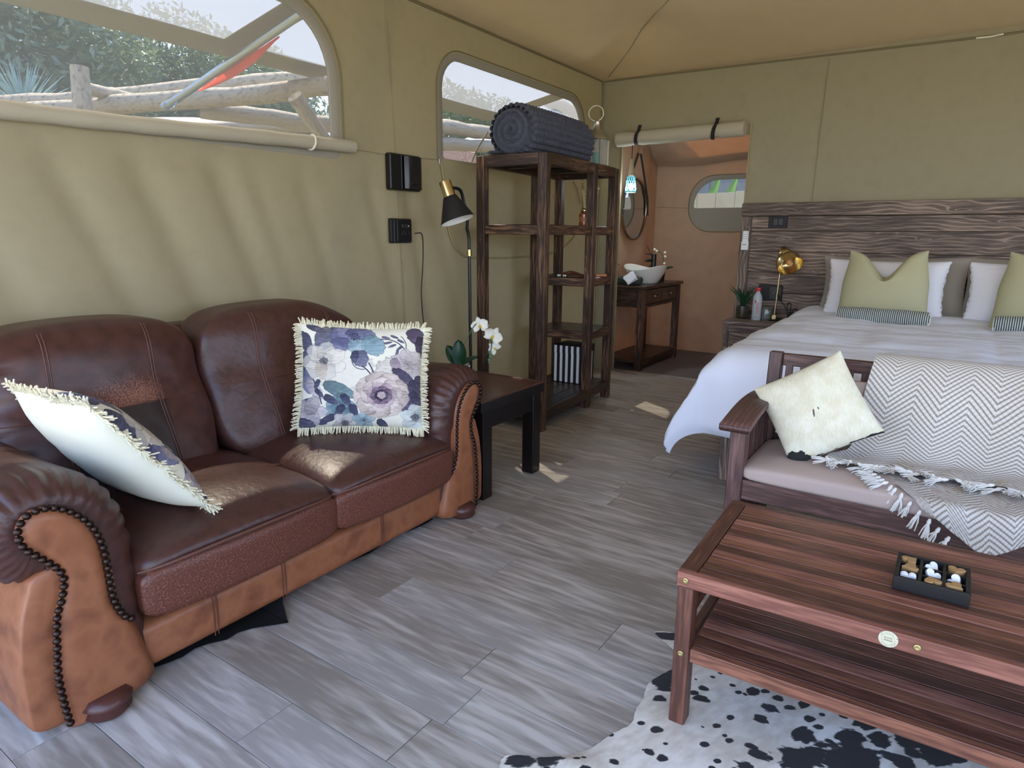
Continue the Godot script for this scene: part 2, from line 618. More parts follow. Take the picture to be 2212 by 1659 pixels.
func holed(b: MB, loop: Array, za: float, zb: float, ya: float, yb: float, pt: Callable, off: float, flip: bool) -> void:
	# sheet between a window outline and the rectangle round it
	var c := Vector2.ZERO
	for q in loop: c += q
	c /= loop.size()
	var rows := []
	for r in 7:
		var row := []
		for q in loop:
			var d: Vector2 = (q - c).normalized()
			var k := 1e9
			if d.x > 1e-6: k = minf(k, (za - c.x) / d.x)
			if d.x < -1e-6: k = minf(k, (zb - c.x) / d.x)
			if d.y > 1e-6: k = minf(k, (yb - c.y) / d.y)
			if d.y < -1e-6: k = minf(k, (ya - c.y) / d.y)
			var e: Vector2 = c + d * k
			var s: Vector2 = q.lerp(e, r / 6.0)
			row.append(pt.call(s.x, s.y, off))
		rows.append(row)
	b.sheet(rows, Vector2.ONE, true, false, flip)

func flat_grid(b: MB, za: float, zb: float, ya: float, yb: float, dz: float, pt: Callable, off: float, flip: bool) -> void:
	var rows := []
	var nzz := maxi(1, int(absf(zb - za) / dz))
	var ny := maxi(1, int(absf(yb - ya) / dz))
	for r in ny + 1:
		var row := []
		for c in nzz + 1: row.append(pt.call(lerpf(za, zb, float(c) / nzz), lerpf(ya, yb, float(r) / ny), off))
		rows.append(row)
	b.sheet(rows, Vector2.ONE, false, false, flip)

var win1 := []
var win2 := []

func roof_y(x: float, z: float) -> float:
	var u := minf(x + 2.94, 2.94 - x)
	var w := minf(z + 5.80, 0.8 - z)
	var k := 0.10
	var m := (u + w - sqrt((u - w) * (u - w) + k * k)) * 0.5 + 0.5 * (k - 0.02) * exp(-(u + w) * 1.2) * 0.0
	m = maxf(m, 0.0)
	var y := EAVE + 0.285 * m
	# the cloth is pulled tight at a point on the hip
	var g := Vector2(x + 2.24, z + 5.10).length()
	y += 0.05 * exp(-g * g * 16.0) - 0.02 * exp(-pow((u - w) * 6.0, 2.0)) * smoothstep(0.0, 0.6, m)
	y -= 0.10 * sin(clampf(m / 2.9, 0.0, 1.0) * PI) * (1.0 - exp(-absf(u - w) * 1.2)) * 0.6
	y += 0.007 * sin(atan2(z + 5.10, x + 2.24) * 13.0) * exp(-g * 2.2) * smoothstep(0.03, 0.2, g)
	return y + 0.004 * nz.get_noise_2d(x * 40, z * 40)

func shell() -> void:
	# floor of laid planks
	var fl := struct("floor", box_mesh(V(6.0, 0.05, 6.62), 0.0), M.black_matt, "grey-brown wood-look plank floor of the tent", "floor")
	fl.position = V(0, -0.033, -2.5)
	var row := 0
	var z := 0.8
	while z > -5.8:
		var x := -2.94 - rng.randf() * 1.2
		while x < 2.94:
			var x0 := maxf(x, -2.94)
			var x1 := minf(x + 1.219, 2.94)
			if x1 - x0 > 0.03:
				var z0 := z
				var z1 := maxf(z - 0.178, -5.8)
				part(fl, "plank", box_mesh(V(x1 - x0 - 0.0012, 0.008, z0 - z1 - 0.0012), 0.0012, ruv()), M.plank[rng.randi() % 4], at(V((x0 + x1) / 2, -0.004, (z0 + z1) / 2)))
			x += 1.219
		z -= 0.178
		row += 1
	creases = [[-0.70, 0.45, 0.026, 0.09], [-1.12, 0.42, 0.022, 0.06], [-1.45, 0.40, 0.026, 0.07], [-1.82, 0.36, 0.026, 0.06], [-2.02, 0.33, 0.010, 0.04], [-2.32, 0.28, 0.016, 0.05], [-2.80, 0.30, 0.018, 0.05], [-3.12, 0.25, 0.022, 0.05], [-3.34, 0.34, 0.012, 0.06], [-4.1, -0.2, 0.012, 0.08], [-4.9, -0.35, 0.014, 0.08]]
	win1 = rect_loop(-0.60, -2.575, 1.745, 2.415, 0.02, 0.30)
	win2 = rect_loop(-3.505, -5.40, 1.79, 2.42, 0.02, 0.20)
	var b := MB.new()
	for side in [[0.0, true], [0.02, false]]:
		var o: float = side[0]
		var f: bool = side[1]
		flat_grid(b, 0.82, -5.82, -0.03, 1.72, 0.04, wall_pt, o, f)
		flat_grid(b, 0.82, -0.50, 1.72, 2.70, 0.06, wall_pt, o, f)
		holed(b, win1, -0.50, -3.0, 1.72, 2.70, wall_pt, o, f)
		holed(b, win2, -3.0, -5.82, 1.72, 2.70, wall_pt, o, f)
	struct("wall_left", b.mesh(), M.canvas, "olive-tan canvas side wall with two long mesh windows above the sofa and shelf")
	# back wall with the bathroom doorway
	var bk := func(x: float, y: float, off: float):
		var g := 0.004 * nz.get_noise_2d(x * 60, y * 30)
		var u := (x + 1.28 + (1.6 - y) * 0.25) / 0.10
		g += 0.012 * exp(-u * u) * smoothstep(0.8, 1.4, y) * smoothstep(2.2, 2.0, y)
		return V(x, y, BZ + g - off)
	b = MB.new()
	for side in [[0.0, false], [0.02, true]]:
		var o: float = side[0]
		var f: bool = side[1]
		flat_grid(b, -2.96, -2.72, -0.03, 2.12, 0.08, bk, o, f)
		flat_grid(b, -2.96, -1.57, 2.12, 2.69, 0.08, bk, o, f)
		flat_grid(b, -1.57, 2.96, -0.03, 2.69, 0.06, bk, o, f)
	struct("wall_back", b.mesh(), M.canvas, "olive-tan canvas back wall above the wooden headboard with the bathroom doorway")
	# the side that is not in the picture: a wall with two open windows, and the open front
	b = MB.new()
	for q in [[0.0, 1.0, 0.8, -5.8], [2.4, 2.7, 0.8, -5.8], [1.0, 2.4, 0.8, 0.4], [1.0, 2.4, -4.5, -5.8]]:
		b.box(at(V(2.95, (q[0] + q[1]) / 2, (q[2] + q[3]) / 2)), V(0.02, q[1] - q[0], absf(q[3] - q[2])), 0.002)
	struct("wall_right", b.mesh(), M.canvas, "canvas side wall opposite the sofa with an open window")
	b = MB.new()
	for q in [[-2.96, -2.8, 0.0, 2.7], [2.8, 2.96, 0.0, 2.7], [-2.8, 2.8, 2.62, 2.7]]:
		b.box(at(V((q[0] + q[1]) / 2, (q[2] + q[3]) / 2, 0.81)), V(q[1] - q[0], q[3] - q[2], 0.02), 0.002)
	struct("wall_front", b.mesh(), M.canvas, "canvas front wall around the open tent entrance")
	# hipped ceiling
	b = MB.new()
	for o: float in [0.0, 0.02]:
		var rows := []
		for r in 91:
			var rw := []
			for c in 81:
				var x := lerpf(-2.96, 2.96, c / 80.0)
				var zz := lerpf(-5.82, 0.82, r / 90.0)
				rw.append(V(x, roof_y(x, zz) + o, zz))
			rows.append(rw)
		b.sheet(rows, Vector2.ONE, false, false, o > 0.01)
	struct("ceiling", b.mesh(), M.roof, "tan hipped canvas ceiling with a creased hip line over the back corner", "ceiling")
	# corded seams
	var tr := struct("trim_1", tube_mesh([V(WX + 0.006, EAVE - 0.004, 0.8), V(WX + 0.006, EAVE - 0.012, -1.5), V(WX + 0.006, EAVE - 0.006, -3.4), V(WX + 0.006, EAVE, -5.79)], 0.007, 6), M.zip, "corded seam where the left canvas wall meets the ceiling", "trim")
	struct("trim_2", tube_mesh([V(WX, EAVE, BZ + 0.012), V(-1.6, EAVE - 0.018, BZ + 0.012), V(0, EAVE - 0.042, BZ + 0.012), V(2.9, EAVE, BZ + 0.012)], 0.007, 6), M.zip, "corded seam where the back canvas wall meets the ceiling", "trim")
	struct("trim_9", tube_mesh([V(-0.12, 2.626, BZ + 0.02), V(-0.04, 2.622, BZ + 0.024), V(0.03, 2.63, BZ + 0.02)], 0.006, 5), M.cream, "short frayed white strip along the top seam of the back wall", "trim")
	struct("trim_3", tube_mesh([V(-1.035, 2.62, BZ + 0.004), V(-1.045, 2.1, BZ + 0.008), V(-1.05, 1.57, BZ + 0.006)], 0.003, 6), M.seam, "vertical stitched seam on the back wall above the headboard", "trim")
	struct("trim_4", tube_mesh([V(WX + 0.012, EAVE, BZ + 0.012), V(WX + 0.012, 1.9, BZ + 0.012), V(WX + 0.012, 0.0, BZ + 0.012)], 0.006, 6), M.seam, "vertical seam in the back left corner of the tent", "trim")
	var hip := []
	for k in 16:
		var q := k * 0.16
		hip.append(V(WX + q, roof_y(WX + q, BZ + q) - 0.003, BZ + q))
	struct("trim_5", tube_mesh(hip, 0.004, 6), M.seam, "stitched hip seam running up the ceiling from the back corner", "trim")
	struct("trim_6", tube_mesh([V(WX + 0.004, 1.765, -2.70), V(WX + 0.006, 1.76, -2.97), V(WX + 0.006, 1.775, -3.46)], 0.0025, 5), M.seam, "stitched seam level with the sills between the two side windows", "trim")
	var pole_seam := []
	for k in 12: pole_seam.append(V(WX + 0.003 + 0.004 * sin(k * 2.1), 2.5 - k * 0.22, -3.02 - 0.01 * k))
	struct("trim_7", tube_mesh(pole_seam, 0.003, 5), M.seam, "vertical stitched seam between the two side windows", "trim")

# a flat band round an outline, of width w, standing d proud of the cloth; axis 0 = side wall (z, y), 2 = back wall (x, y)
func band_mesh(loop: Array, w: float, pt: Callable, d: float, skip_low := -1e9) -> ArrayMesh:
	var b := MB.new()
	var m := loop.size()
	var inn := []
	var out := []
	var area := 0.0
	for i in m: area += loop[i].cross(loop[(i + 1) % m])
	var sg := 1.0 if area < 0.0 else -1.0
	for i in m:
		var t: Vector2 = (loop[(i + 1) % m] - loop[(i + m - 1) % m]).normalized()
		inn.append(loop[i])
		var o: Vector2 = loop[i] + Vector2(-t.y, t.x) * w * sg
		o.y = maxf(o.y, skip_low)
		out.append(o)
	var rows := []
	for q in [[inn, 0.02], [inn, -d], [out, -d], [out, 0.0]]:
		var row := []
		for p in q[0]: row.append(pt.call(p.x, p.y, q[1]))
		rows.append(row)
	b.sheet(rows, Vector2.ONE, true, false, false)
	return b.mesh()

func offset_loop(loop: Array, w: float) -> Array:
	var m := loop.size()
	var area := 0.0
	for i in m: area += loop[i].cross(loop[(i + 1) % m])
	var sg := 1.0 if area < 0.0 else -1.0
	var out := []
	for i in m:
		var t: Vector2 = (loop[(i + 1) % m] - loop[(i + m - 1) % m]).normalized()
		out.append(loop[i] + Vector2(-t.y, t.x) * w * sg)
	return out

func sheet_in(loop: Array, pt: Callable, off: float, th: float) -> ArrayMesh:
	var b := MB.new()
	var pl := PackedVector2Array()
	for p in loop:
		if pl.is_empty() or (p.distance_to(pl[pl.size() - 1]) > 1e-4 and p.distance_to(pl[0]) > 1e-4): pl.append(p)
	var tris := Geometry2D.triangulate_polygon(pl)
	loop = Array(pl)
	var nn: Vector3 = ((pt.call(loop[0].x, loop[0].y, off - 0.01)) - (pt.call(loop[0].x, loop[0].y, off))).normalized()
	for p in loop: b.vert(pt.call(p.x, p.y, off), nn, p)
	for k in range(0, tris.size(), 3): b.tri(tris[k], tris[k + 1], tris[k + 2])
	return b.mesh()

func windows() -> void:
	var side := func(z: float, y: float, off: float): return V(WX - off, y, z)
	var w := struct("window_1", sheet_in(win1, side, 0.012, 0.0), M.screen, "long rounded insect-mesh window above the leather sofa", "window")
	part(w, "hem", band_mesh(win1, 0.055, side, 0.003, 1.70), M.hem)
	var zl := []
	for p in offset_loop(win1, 0.075):
		if p.y > 1.79 and p.x < -0.7: zl.append(side.call(p.x, p.y, -0.006))
	zl.sort_custom(func(a, b): return a.z > b.z if a.y > 2.3 and b.y > 2.3 else a.y > b.y)
	part(w, "zip", tube_mesh(smooth_path(zl, 2), 0.0045, 6), M.zip)
	w = struct("window_2", sheet_in(win2, side, 0.012, 0.0), M.screen, "rounded insect-mesh window behind the open shelf", "window")
	part(w, "hem", band_mesh(win2, 0.05, side, 0.003, 1.785), M.hem)
	zl = []
	for p in offset_loop(win2, 0.06):
		if p.y > 1.77: zl.append(p)
	var order := []
	for p in zl: order.append([Vector2(-4.45, 1.2).angle_to_point(p), p])
	order.sort_custom(func(a, b): return a[0] > b[0])
	zl = []
	for q in order: zl.append(side.call(q[1].x, q[1].y, -0.006))
	part(w, "zip", tube_mesh(zl, 0.0035, 6), M.zip)
	part(w, "zip_pull", box_mesh(V(0.006, 0.035, 0.012), 0.002), M.chrome, at(V(WX + 0.012, 1.765, -3.46)))
	var rope := smooth_path([V(WX + 0.012, 1.76, -3.47), V(WX + 0.014, 1.62, -3.50), V(WX + 0.012, 1.40, -3.525), V(WX + 0.014, 1.25, -3.58), V(WX + 0.014, 1.17, -3.67), V(WX + 0.014, 1.138, -3.80), V(WX + 0.014, 1.125, -4.3), V(WX + 0.014, 1.143, -4.85), V(WX + 0.014, 1.20, -5.15), V(WX + 0.014, 1.373, -5.413), V(WX + 0.014, 1.62, -5.46), V(WX + 0.012, 1.76, -5.45)], 8)
	var rr := []
	for k in rope.size(): rr.append(0.006 + 0.0016 * (k % 2))
	part(w, "flap_zip", tube_mesh(rope, rr, 6), M.cord_tan)
	part(w, "tie_tape", tube_mesh(smooth_path([V(WX - 0.03, 2.02, -4.05), V(WX - 0.03, 1.90, -3.93), V(WX - 0.03, 1.80, -3.86)], 5), 0.007, 6), M.cord_tan)
	part(w, "tie_tape", tube_mesh(smooth_path([V(WX + 0.01, 1.76, -5.28), V(WX + 0.03, 1.70, -5.32), V(WX + 0.02, 1.58, -5.40)], 5), 0.008, 6), M.cord_tan)
	# the blind of window 1, rolled down onto its sill
	var roll := thing("canvas_roll", "rolled canvas blind sagging along the sill of the mesh window above the sofa", "canvas blind", V(WX + 0.03, 1.70, -1.6))
	var pts := []
	var rad := []
	for k in 60:
		var u := k / 59.0
		var z := lerpf(-0.45, -2.69, u)
		pts.append(V(WX + 0.034, 1.772 - 0.085 * pow(1.0 - u, 1.2) + 0.02 * smoothstep(0.5, 0.0, u), z))
		rad.append(0.034 + 0.0012 * sin(k * 0.9))
	var mb := MB.new()
	mb.tube(pts, rad, 16)
	part(roll, "rolled_cloth", mb.mesh(), M.hem_light)
	part(roll, "rolled_edge", tube_mesh([V(WX + 0.01, 1.70, -0.5), V(WX + 0.012, 1.728, -1.7), V(WX + 0.012, 1.745, -2.68)], 0.008, 6), M.hem_light)
	var st := []
	for k in 13:
		var a := TAU * k / 12.0
		st.append(V(WX + 0.034 + cos(a) * 0.037, 1.763 + sin(a) * 0.037, -2.40 - 0.006 * sin(a)))
	part(roll, "strap", tube_mesh(st, 0.006, 5), M.cream)
	# doorway: its rolled flap with two black straps
	var dr := thing("canvas_roll", "rolled canvas door flap held by two black straps over the bathroom doorway", "canvas blind", V(-2.16, 2.10, BZ + 0.05))
	pts = []; rad = []
	for k in 60:
		var u := k / 59.0
		var sq := exp(-pow((u - 0.17) * 28.0, 2.0)) + exp(-pow((u - 0.79) * 28.0, 2.0))
		pts.append(V(lerpf(-2.735, -1.60, u), 2.145 + 0.012 * u, BZ + 0.075))
		rad.append(0.062 - 0.010 * sq + 0.003 * sin(u * 40.0) * (0.3 + sq))
	mb = MB.new()
	mb.tube(pts, rad, 18)
	part(dr, "rolled_cloth", mb.mesh(), M.hem_light)
	for q in [[-2.545, -2.52], [-1.86, -1.83]]:
		st = []
		for k in 9:
			var a := -PI * 0.55 + PI * 1.05 * k / 8.0
			st.append(V(lerpf(q[0], q[1], k / 8.0), 2.147 + sin(a) * 0.06 + (0.05 if k == 8 else 0.0), BZ + 0.075 + cos(a) * 0.06))
		var rows := []
		for p in st: rows.append([p + V(-0.016, 0, 0.003), p + V(0.016, 0, 0.003)])
		mb = MB.new()
		mb.sheet(rows, Vector2.ONE, false, false, false)
		rows = []
		for p in st: rows.append([p + V(-0.016, 0, 0.0), p + V(0.016, 0, 0.0)])
		mb.sheet(rows, Vector2.ONE, false, false, true)
		part(dr, "strap", mb.mesh(), M.black_web)
	var d := struct("door_1", tube_mesh([V(-1.575, 0.0, BZ + 0.012), V(-1.575, 1.2, BZ + 0.014), V(-1.572, 2.2, BZ + 0.012)], 0.007, 6), M.cord_tan, "open canvas doorway leading into the bathroom annexe", "doorway")
	part(d, "zip", tube_mesh([V(-2.725, 0.0, BZ + 0.012), V(-2.725, 2.12, BZ + 0.012)], 0.006, 6), M.zip)
	part(d, "threshold", box_mesh(V(1.2, 0.012, 0.06), 0.004), M.plank[3], at(V(-2.14, 0.004, BZ - 0.01)))

func bathroom() -> void:
	var bk := func(x: float, y: float, off: float):
		return V(x, y, -7.35 - off + 0.006 * nz.get_noise_2d(x * 70, y * 40))
	var loop := rect_loop(-1.62, -2.555, 1.597, 1.895, 0.03, 0.26, 0.05)
	var b := MB.new()
	for s in [[0.0, false], [0.015, true]]:
		flat_grid(b, -3.04, 2.9, -0.03, 1.45, 0.1, bk, s[0], s[1])
		flat_grid(b, -0.7, 2.9, 1.45, 2.5, 0.1, bk, s[0], s[1])
		holed(b, loop, -0.7, -3.04, 1.45, 2.5, bk, s[0], not s[1])
	struct("wall_bathroom_back", b.mesh(), M.warm_canvas, "warm canvas wall at the back of the bathroom with an oval mesh window")
	var sd := func(z: float, y: float, off: float):
		var u := (z + 6.95) / 0.16
		var bulge := 0.05 * exp(-u * u) * smoothstep(0.0, 1.2, y)
		return V(-3.0 + bulge - off, y, z)
	b = MB.new()
	for s in [[0.0, true], [0.015, false]]: flat_grid(b, -5.82, -7.36, -0.03, 2.75, 0.05, sd, s[0], s[1])
	struct("wall_bathroom_left", b.mesh(), M.warm_canvas, "canvas side wall of the bathroom behind the round mirror")
	b = MB.new()
	b.box(at(V(2.90, 1.35, -6.6)), V(0.02, 2.8, 1.56), 0.002)
	struct("wall_bathroom_right", b.mesh(), M.canvas, "canvas wall closing the bathroom on the right")
	b = MB.new()
	for o: float in [0.0, 0.015]:
		var rows := []
		for r in 17:
			var rw := []
			for c in 25:
				var x := lerpf(-3.04, 2.92, c / 24.0)
				var z := lerpf(-7.37, -5.80, r / 16.0)
				var y := lerpf(2.06, 2.72, pow(r / 16.0, 0.9)) - 0.025 * sin(c / 24.0 * PI * 8.0) * (1.0 - r / 16.0)
				rw.append(V(x, y + o, z))
			rows.append(rw)
		b.sheet(rows, Vector2.ONE, false, false, o < 0.01)
	struct("ceiling_bathroom", b.mesh(), M.warm_canvas, "sloping warm-lit canvas ceiling of the bathroom", "ceiling")
	struct("floor_bathroom", box_mesh(V(6.0, 0.04, 1.56), 0.0), mat(srgb(118, 116, 118), 0.8), "plain grey floor mat of the bathroom", "floor").position = V(-0.06, -0.021, -6.58)
	var w := struct("window_3", sheet_in(loop, bk, 0.008, 0.0), M.screen, "oval mesh window in the bathroom back wall, its lower half covered by a grey flap", "window")
	var big := rect_loop(-1.57, -2.605, 1.345, 1.945, 0.26, 0.28, 0.05)
	var flap := rect_loop(-1.58, -2.595, 1.355, 1.60, 0.22, 0.01, 0.05)
	var mb := MB.new()
	part(w, "flap", sheet_in(flap, bk, -0.012, 0.0), M.hem)
	part(w, "hem", band_mesh(loop, 0.05, bk, 0.004, 1.59), M.hem)
	var zl := []
	for p in big: zl.append(bk.call(p.x, p.y, -0.014))
	zl.append(zl[0])
	part(w, "zip", tube_mesh(zl, 0.004, 6), M.zip)
	struct("trim_8", tube_mesh([V(-3.0, 1.62, -7.345), V(-2.6, 1.60, -7.342)], 0.003, 5), M.seam, "level stitched seam left of the oval bathroom window", "trim")

func leaf_cloud(parent: Node3D, called: String, c: Vector3, r: Vector3, count: int, size: float, m: Material, seed_: int) -> void:
	var q := RandomNumberGenerator.new()
	q.seed = seed_
	var b := MB.new()
	var up := V(0, 0, 1)
	b.vert(V(-1, 0, 0), up); b.vert(V(0, -0.35, 0.1), up); b.vert(V(1, 0, 0), up); b.vert(V(0, 0.35, 0.1), up)
	b.tri(0, 1, 2); b.tri(0, 2, 3)
	var mm := MultiMesh.new()
	mm.transform_format = MultiMesh.TRANSFORM_3D
	mm.mesh = b.mesh()
	mm.instance_count = count
	for i in count:
		var d := Vector3(q.randfn(), q.randfn(), q.randfn()).normalized()
		var k := pow(q.randf(), 0.33)
		var n3 := nz.get_noise_3d(d.x * 60 + seed_, d.y * 60, d.z * 60)
		var p := c + d * r * k * (1.0 + 0.55 * n3)
		var s := size * q.randf_range(0.6, 1.3)
		var bs := Basis.from_euler(Vector3(q.randf() * TAU, q.randf() * TAU, q.randf() * TAU)).scaled(V(s, s, s))
		mm.set_instance_transform(i, Transform3D(bs, p))
	var o := MultiMeshInstance3D.new()
	o.multimesh = mm; o.material_override = m; o.name = called
	o.set_meta("kind", "stuff")
	parent.add_child(o, true)
	o.transform = parent.transform.affine_inverse()

func tree(label: String, c: Vector3, r: Vector3, count: int, size: float, m: Material, seed_: int, group := "") -> void:
	var t := thing("tree", label, "tree", V(c.x, -0.6, c.z), group)
	var pts := smooth_path([V(c.x, -0.6, c.z), V(c.x + 0.1, c.y * 0.4, c.z + 0.1), V(c.x, c.y, c.z)], 5)
	var rad := []
	for k in pts.size(): rad.append(0.16 - 0.1 * k / pts.size())
	part(t, "trunk", tube_mesh(pts, rad, 8), M.log)
	leaf_cloud(t, "crown", c, r, count, size, m, seed_)

func log_thing(a: Vector3, b: Vector3, r: float, label: String, group := "") -> void:
	var pts := []
	var rad := []
	for k in 13:
		var u := k / 12.0
		pts.append(a.lerp(b, u) + V(0, 0.35 * r * nz.get_noise_1d(k * 30 + a.x * 100), 0.2 * r * sin(k * 1.3)))
		rad.append(r * (1.0 + 0.06 * sin(k * 2.3 + a.z * 9.0)))
	var mb := MB.new()
	mb.tube(pts, rad, 12)
	var base := V(a.x, a.y, a.z)
	for i in mb.v.size(): mb.v[i] -= base
	solo("log", mb.mesh(), M.log, label, "log", at(base), group)

func outdoors() -> void:
	var g := struct("ground", box_mesh(V(60, 0.1, 60), 0.0), mat(Color.WHITE, 0.95, ntex(0.02, [srgb(112, 104, 74), srgb(150, 140, 104), srgb(96, 104, 62)], 200), V(0.3, 0.3, 0.3), true), "dry grassy ground around the tent", "ground")
	g.position = V(0, -0.65, -4)
	struct("floor_deck", box_mesh(V(9.0, 0.05, 8.0), 0.01), mat(srgb(190, 186, 178), 0.8), "timber deck in front of the tent entrance", "deck").position = V(0, -0.10, 4.85)
	# outer fly sheet: pale shade cloth with canvas hems
	var net := mat(Color(0.62, 0.64, 0.66, 0.72), 0.9)
	net.transparency = BaseMaterial3D.TRANSPARENCY_ALPHA
	net.backlight_enabled = true; net.backlight = Color(0.6, 0.6, 0.6)
	var fly := thing("fly_sheet", "pale shade-cloth outer fly with canvas hems slanting past the side windows", "awning", V(-4.5, 2.62, -3.0))
	var hemm := mat(srgb(150, 142, 122), 0.9)
	var b := MB.new()
	var rows := []
	for r in 9:
		var rw := []
		for c in 33:
			var x := lerpf(-4.5, -2.9, r / 8.0)
			rw.append(V(x, 2.62 + (x + 4.5) * 0.18 + 0.008 * sin(c * 0.8), lerpf(0.6, -9.0, c / 32.0)))
		rows.append(rw)
	b.sheet(rows, Vector2.ONE, false, false, false)
	part(fly, "shade_cloth", b.mesh(), net)
	part(fly, "hem", box_mesh(V(0.25, 0.008, 9.6), 0.002), hemm, Transform3D(Basis(V(0, 0, 1), 0.2), V(-4.61, 2.60, -4.2)))
	for z: float in [0.3, -3.10, -6.42, -9.0]:
		part(fly, "hem_strip", box_mesh(V(1.66, 0.008, 0.24), 0.002), hemm, Transform3D(Basis(V(0, 0, 1), 0.178), V(-3.7, 2.752, z)))
	var galv := mat(srgb(176, 184, 186), 0.35); galv.metallic = 0.8
	var pole := thing("tent_pole", "steel tent pole slanting up under the fly outside the near window", "pole", V(-5.41, 2.284, -3.06))
	part(pole, "tube", tube_mesh([V(-5.41, 2.284, -3.06), V(-3.4, 2.755, -3.06)], 0.028, 12), galv)
	part(pole, "end_cap", tube_mesh([V(-5.45, 2.275, -3.06), V(-5.40, 2.286, -3.06)], 0.036, 12), galv)
	part(pole, "ring", tube_mesh([V(-5.25, 2.29, -3.05), V(-5.25, 2.25, -3.02), V(-5.22, 2.24, -3.0)], 0.008, 6), galv)
	b = MB.new()
	rows = []
	for k in 15:
		var u := k / 14.0
		var p := V(lerpf(-5.0, -4.0, u), lerpf(2.365, 2.60, u) - 0.01, -3.08)
		var dr := 0.075 * sin(u * PI) * (0.6 + 0.4 * u) + 0.01
		rows.append([p, p + V(0, -dr * 0.5, -0.012), p + V(0, -dr, 0.0)])
	b.sheet(rows, Vector2.ONE, false, false, true)
	var rm := mat(srgb(226, 104, 78), 0.8); rm.backlight_enabled = true; rm.backlight = Color(0.9, 0.35, 0.25)
	solo("webbing", b.mesh(), rm, "orange-red cloth sling hanging under the slanting steel pole", "sling")
	log_thing(V(-4.3, 2.47, -3.95), V(-6.9, 2.26, -2.5), 0.078, "thick weathered log crossing the near window below the steel pole")
	log_thing(V(-5.3, 2.735, -4.5), V(-8.7, 2.55, -2.9), 0.088, "higher sunlit log running behind the thick log outside the near window")
	log_thing(V(-6.0, 2.42, -2.7), V(-6.4, 2.47, -3.4), 0.05, "short log stub joined to the upright post outside the near window")
	log_thing(V(-5.5, 2.31, -3.4), V(-4.7, 2.24, -4.5), 0.07, "brown log sloping under the thick log at the right of the near window")
	log_thing(V(-6.2, 2.21, -3.3), V(-5.3, 2.33, -4.7), 0.05, "low thin log near the sill of the near window")
	log_thing(V(-5.9, -0.6, -2.66), V(-5.9, 2.55, -2.66), 0.066, "upright grey post with a sawn top outside the near window")
	log_thing(V(-4.2, 2.27, -3.34), V(-4.4, -0.6, -6.4), 0.055, "pale diagonal brace at the right edge of the near window")
	log_thing(V(-5.1, 2.46, -5.6), V(-5.7, 2.74, -8.6), 0.085, "upper log seen through the far window below the fly hem")
	log_thing(V(-5.1, 2.26, -5.6), V(-5.7, 2.60, -8.8), 0.075, "lower log crossing the far window just above the shelf")
	log_thing(V(-5.25, 2.36, -5.9), V(-5.35, 2.40, -6.35), 0.07, "stubby log end at the left of the far window")
	log_thing(V(-5.7, -0.6, -8.72), V(-5.7, 2.66, -8.72), 0.07, "upright log post carrying the two level logs outside the far window")
	log_thing(V(-6.2, -0.6, -3.3), V(-6.2, 2.17, -3.3), 0.06, "short upright post under the low thin log outside the near window")
	log_thing(V(-4.7, 2.95, -8.9), V(-4.2, 2.80, -6.9), 0.07, "slanting reddish pole at the upper right of the far window")
	b = MB.new()
	rows = []
	for r in 6:
		var rw := []
		for c in 13:
			var z := lerpf(-3.7, -9.0, c / 12.0)
			rw.append(V(-7.3 - r * 0.5, 2.38 + (-2.9 - z) * 0.085 + r * 0.06 - 0.04 * sin(c * 0.9), z))
		rows.append(rw)
	b.sheet(rows, Vector2.ONE, false, false, true)
	solo("shade_sail", b.mesh(), mat(srgb(150, 146, 142), 0.9), "low grey shade sail stretched behind the logs outside the windows", "shade sail")
	solo("roof_sheet", box_mesh(V(1.6, 0.03, 2.4), 0.005), mat(srgb(196, 204, 212), 0.4), "pale sheet roof of a neighbouring hut seen through the far window", "roof", Transform3D(Basis(V(1, 0, 0), 0.32), V(-8.4, 3.25, -11.6)))
	solo("stone_wall", box_mesh(V(0.4, 3.3, 1.0), 0.03), mat(Color.WHITE, 0.9, ntex(0.03, [srgb(150, 96, 76), srgb(190, 150, 130), srgb(206, 170, 150)], 210), V(1, 1, 1), true), "reddish stone pillar seen low in the far window", "pillar", at(V(-7.2, 1.0, -8.75)))
	var lg := mat(srgb(84, 104, 70), 0.7); lg.backlight_enabled = true; lg.backlight = Color(0.25, 0.35, 0.15)
	var ld := mat(srgb(104, 120, 100), 0.6); ld.backlight_enabled = true; ld.backlight = Color(0.35, 0.42, 0.3)
	var ly := mat(srgb(140, 160, 50), 0.5); ly.backlight_enabled = true; ly.backlight = Color(0.6, 0.7, 0.2)
	tree("dense grey-green tree filling the left of the near window", V(-13.5, 3.6, -4.6), V(2.2, 3.4, 3.4), 32000, 0.095, ld, 1)
	tree("dark tree behind the steel pole in the near window", V(-14.5, 3.4, -9.5), V(2.2, 2.5, 3.2), 30000, 0.095, ld, 2)
	tree("sunlit green tree seen through the far window", V(-11.5, 3.4, -14.5), V(2.0, 1.7, 3.0), 20000, 0.09, lg, 3)
	var sh := thing("shrub", "yellow-green shrub beneath the logs outside the windows", "shrub", V(-8.6, -0.6, -6.5))
	leaf_cloud(sh, "foliage", V(-9.6, 1.6, -6.5), V(0.9, 1.1, 5.5), 14000, 0.09, ly, 4)
	tree("broad dark tree in the distance behind the logs", V(-22, 3.6, -9.0), V(2.5, 4.5, 10.0), 28000, 0.18, ld, 6)
	# spiky blue-green rosette
	var sp := thing("spiky_plant", "blue-green spiky rosette plant at the lower left of the near window", "plant", V(-9.5, -0.6, -3.6))
	part(sp, "trunk", tube_mesh([V(-9.5, -0.6, -3.6), V(-9.5, 2.68, -3.6)], 0.13, 8), M.log)
	b = MB.new()
	var q := RandomNumberGenerator.new()
	q.seed = 8
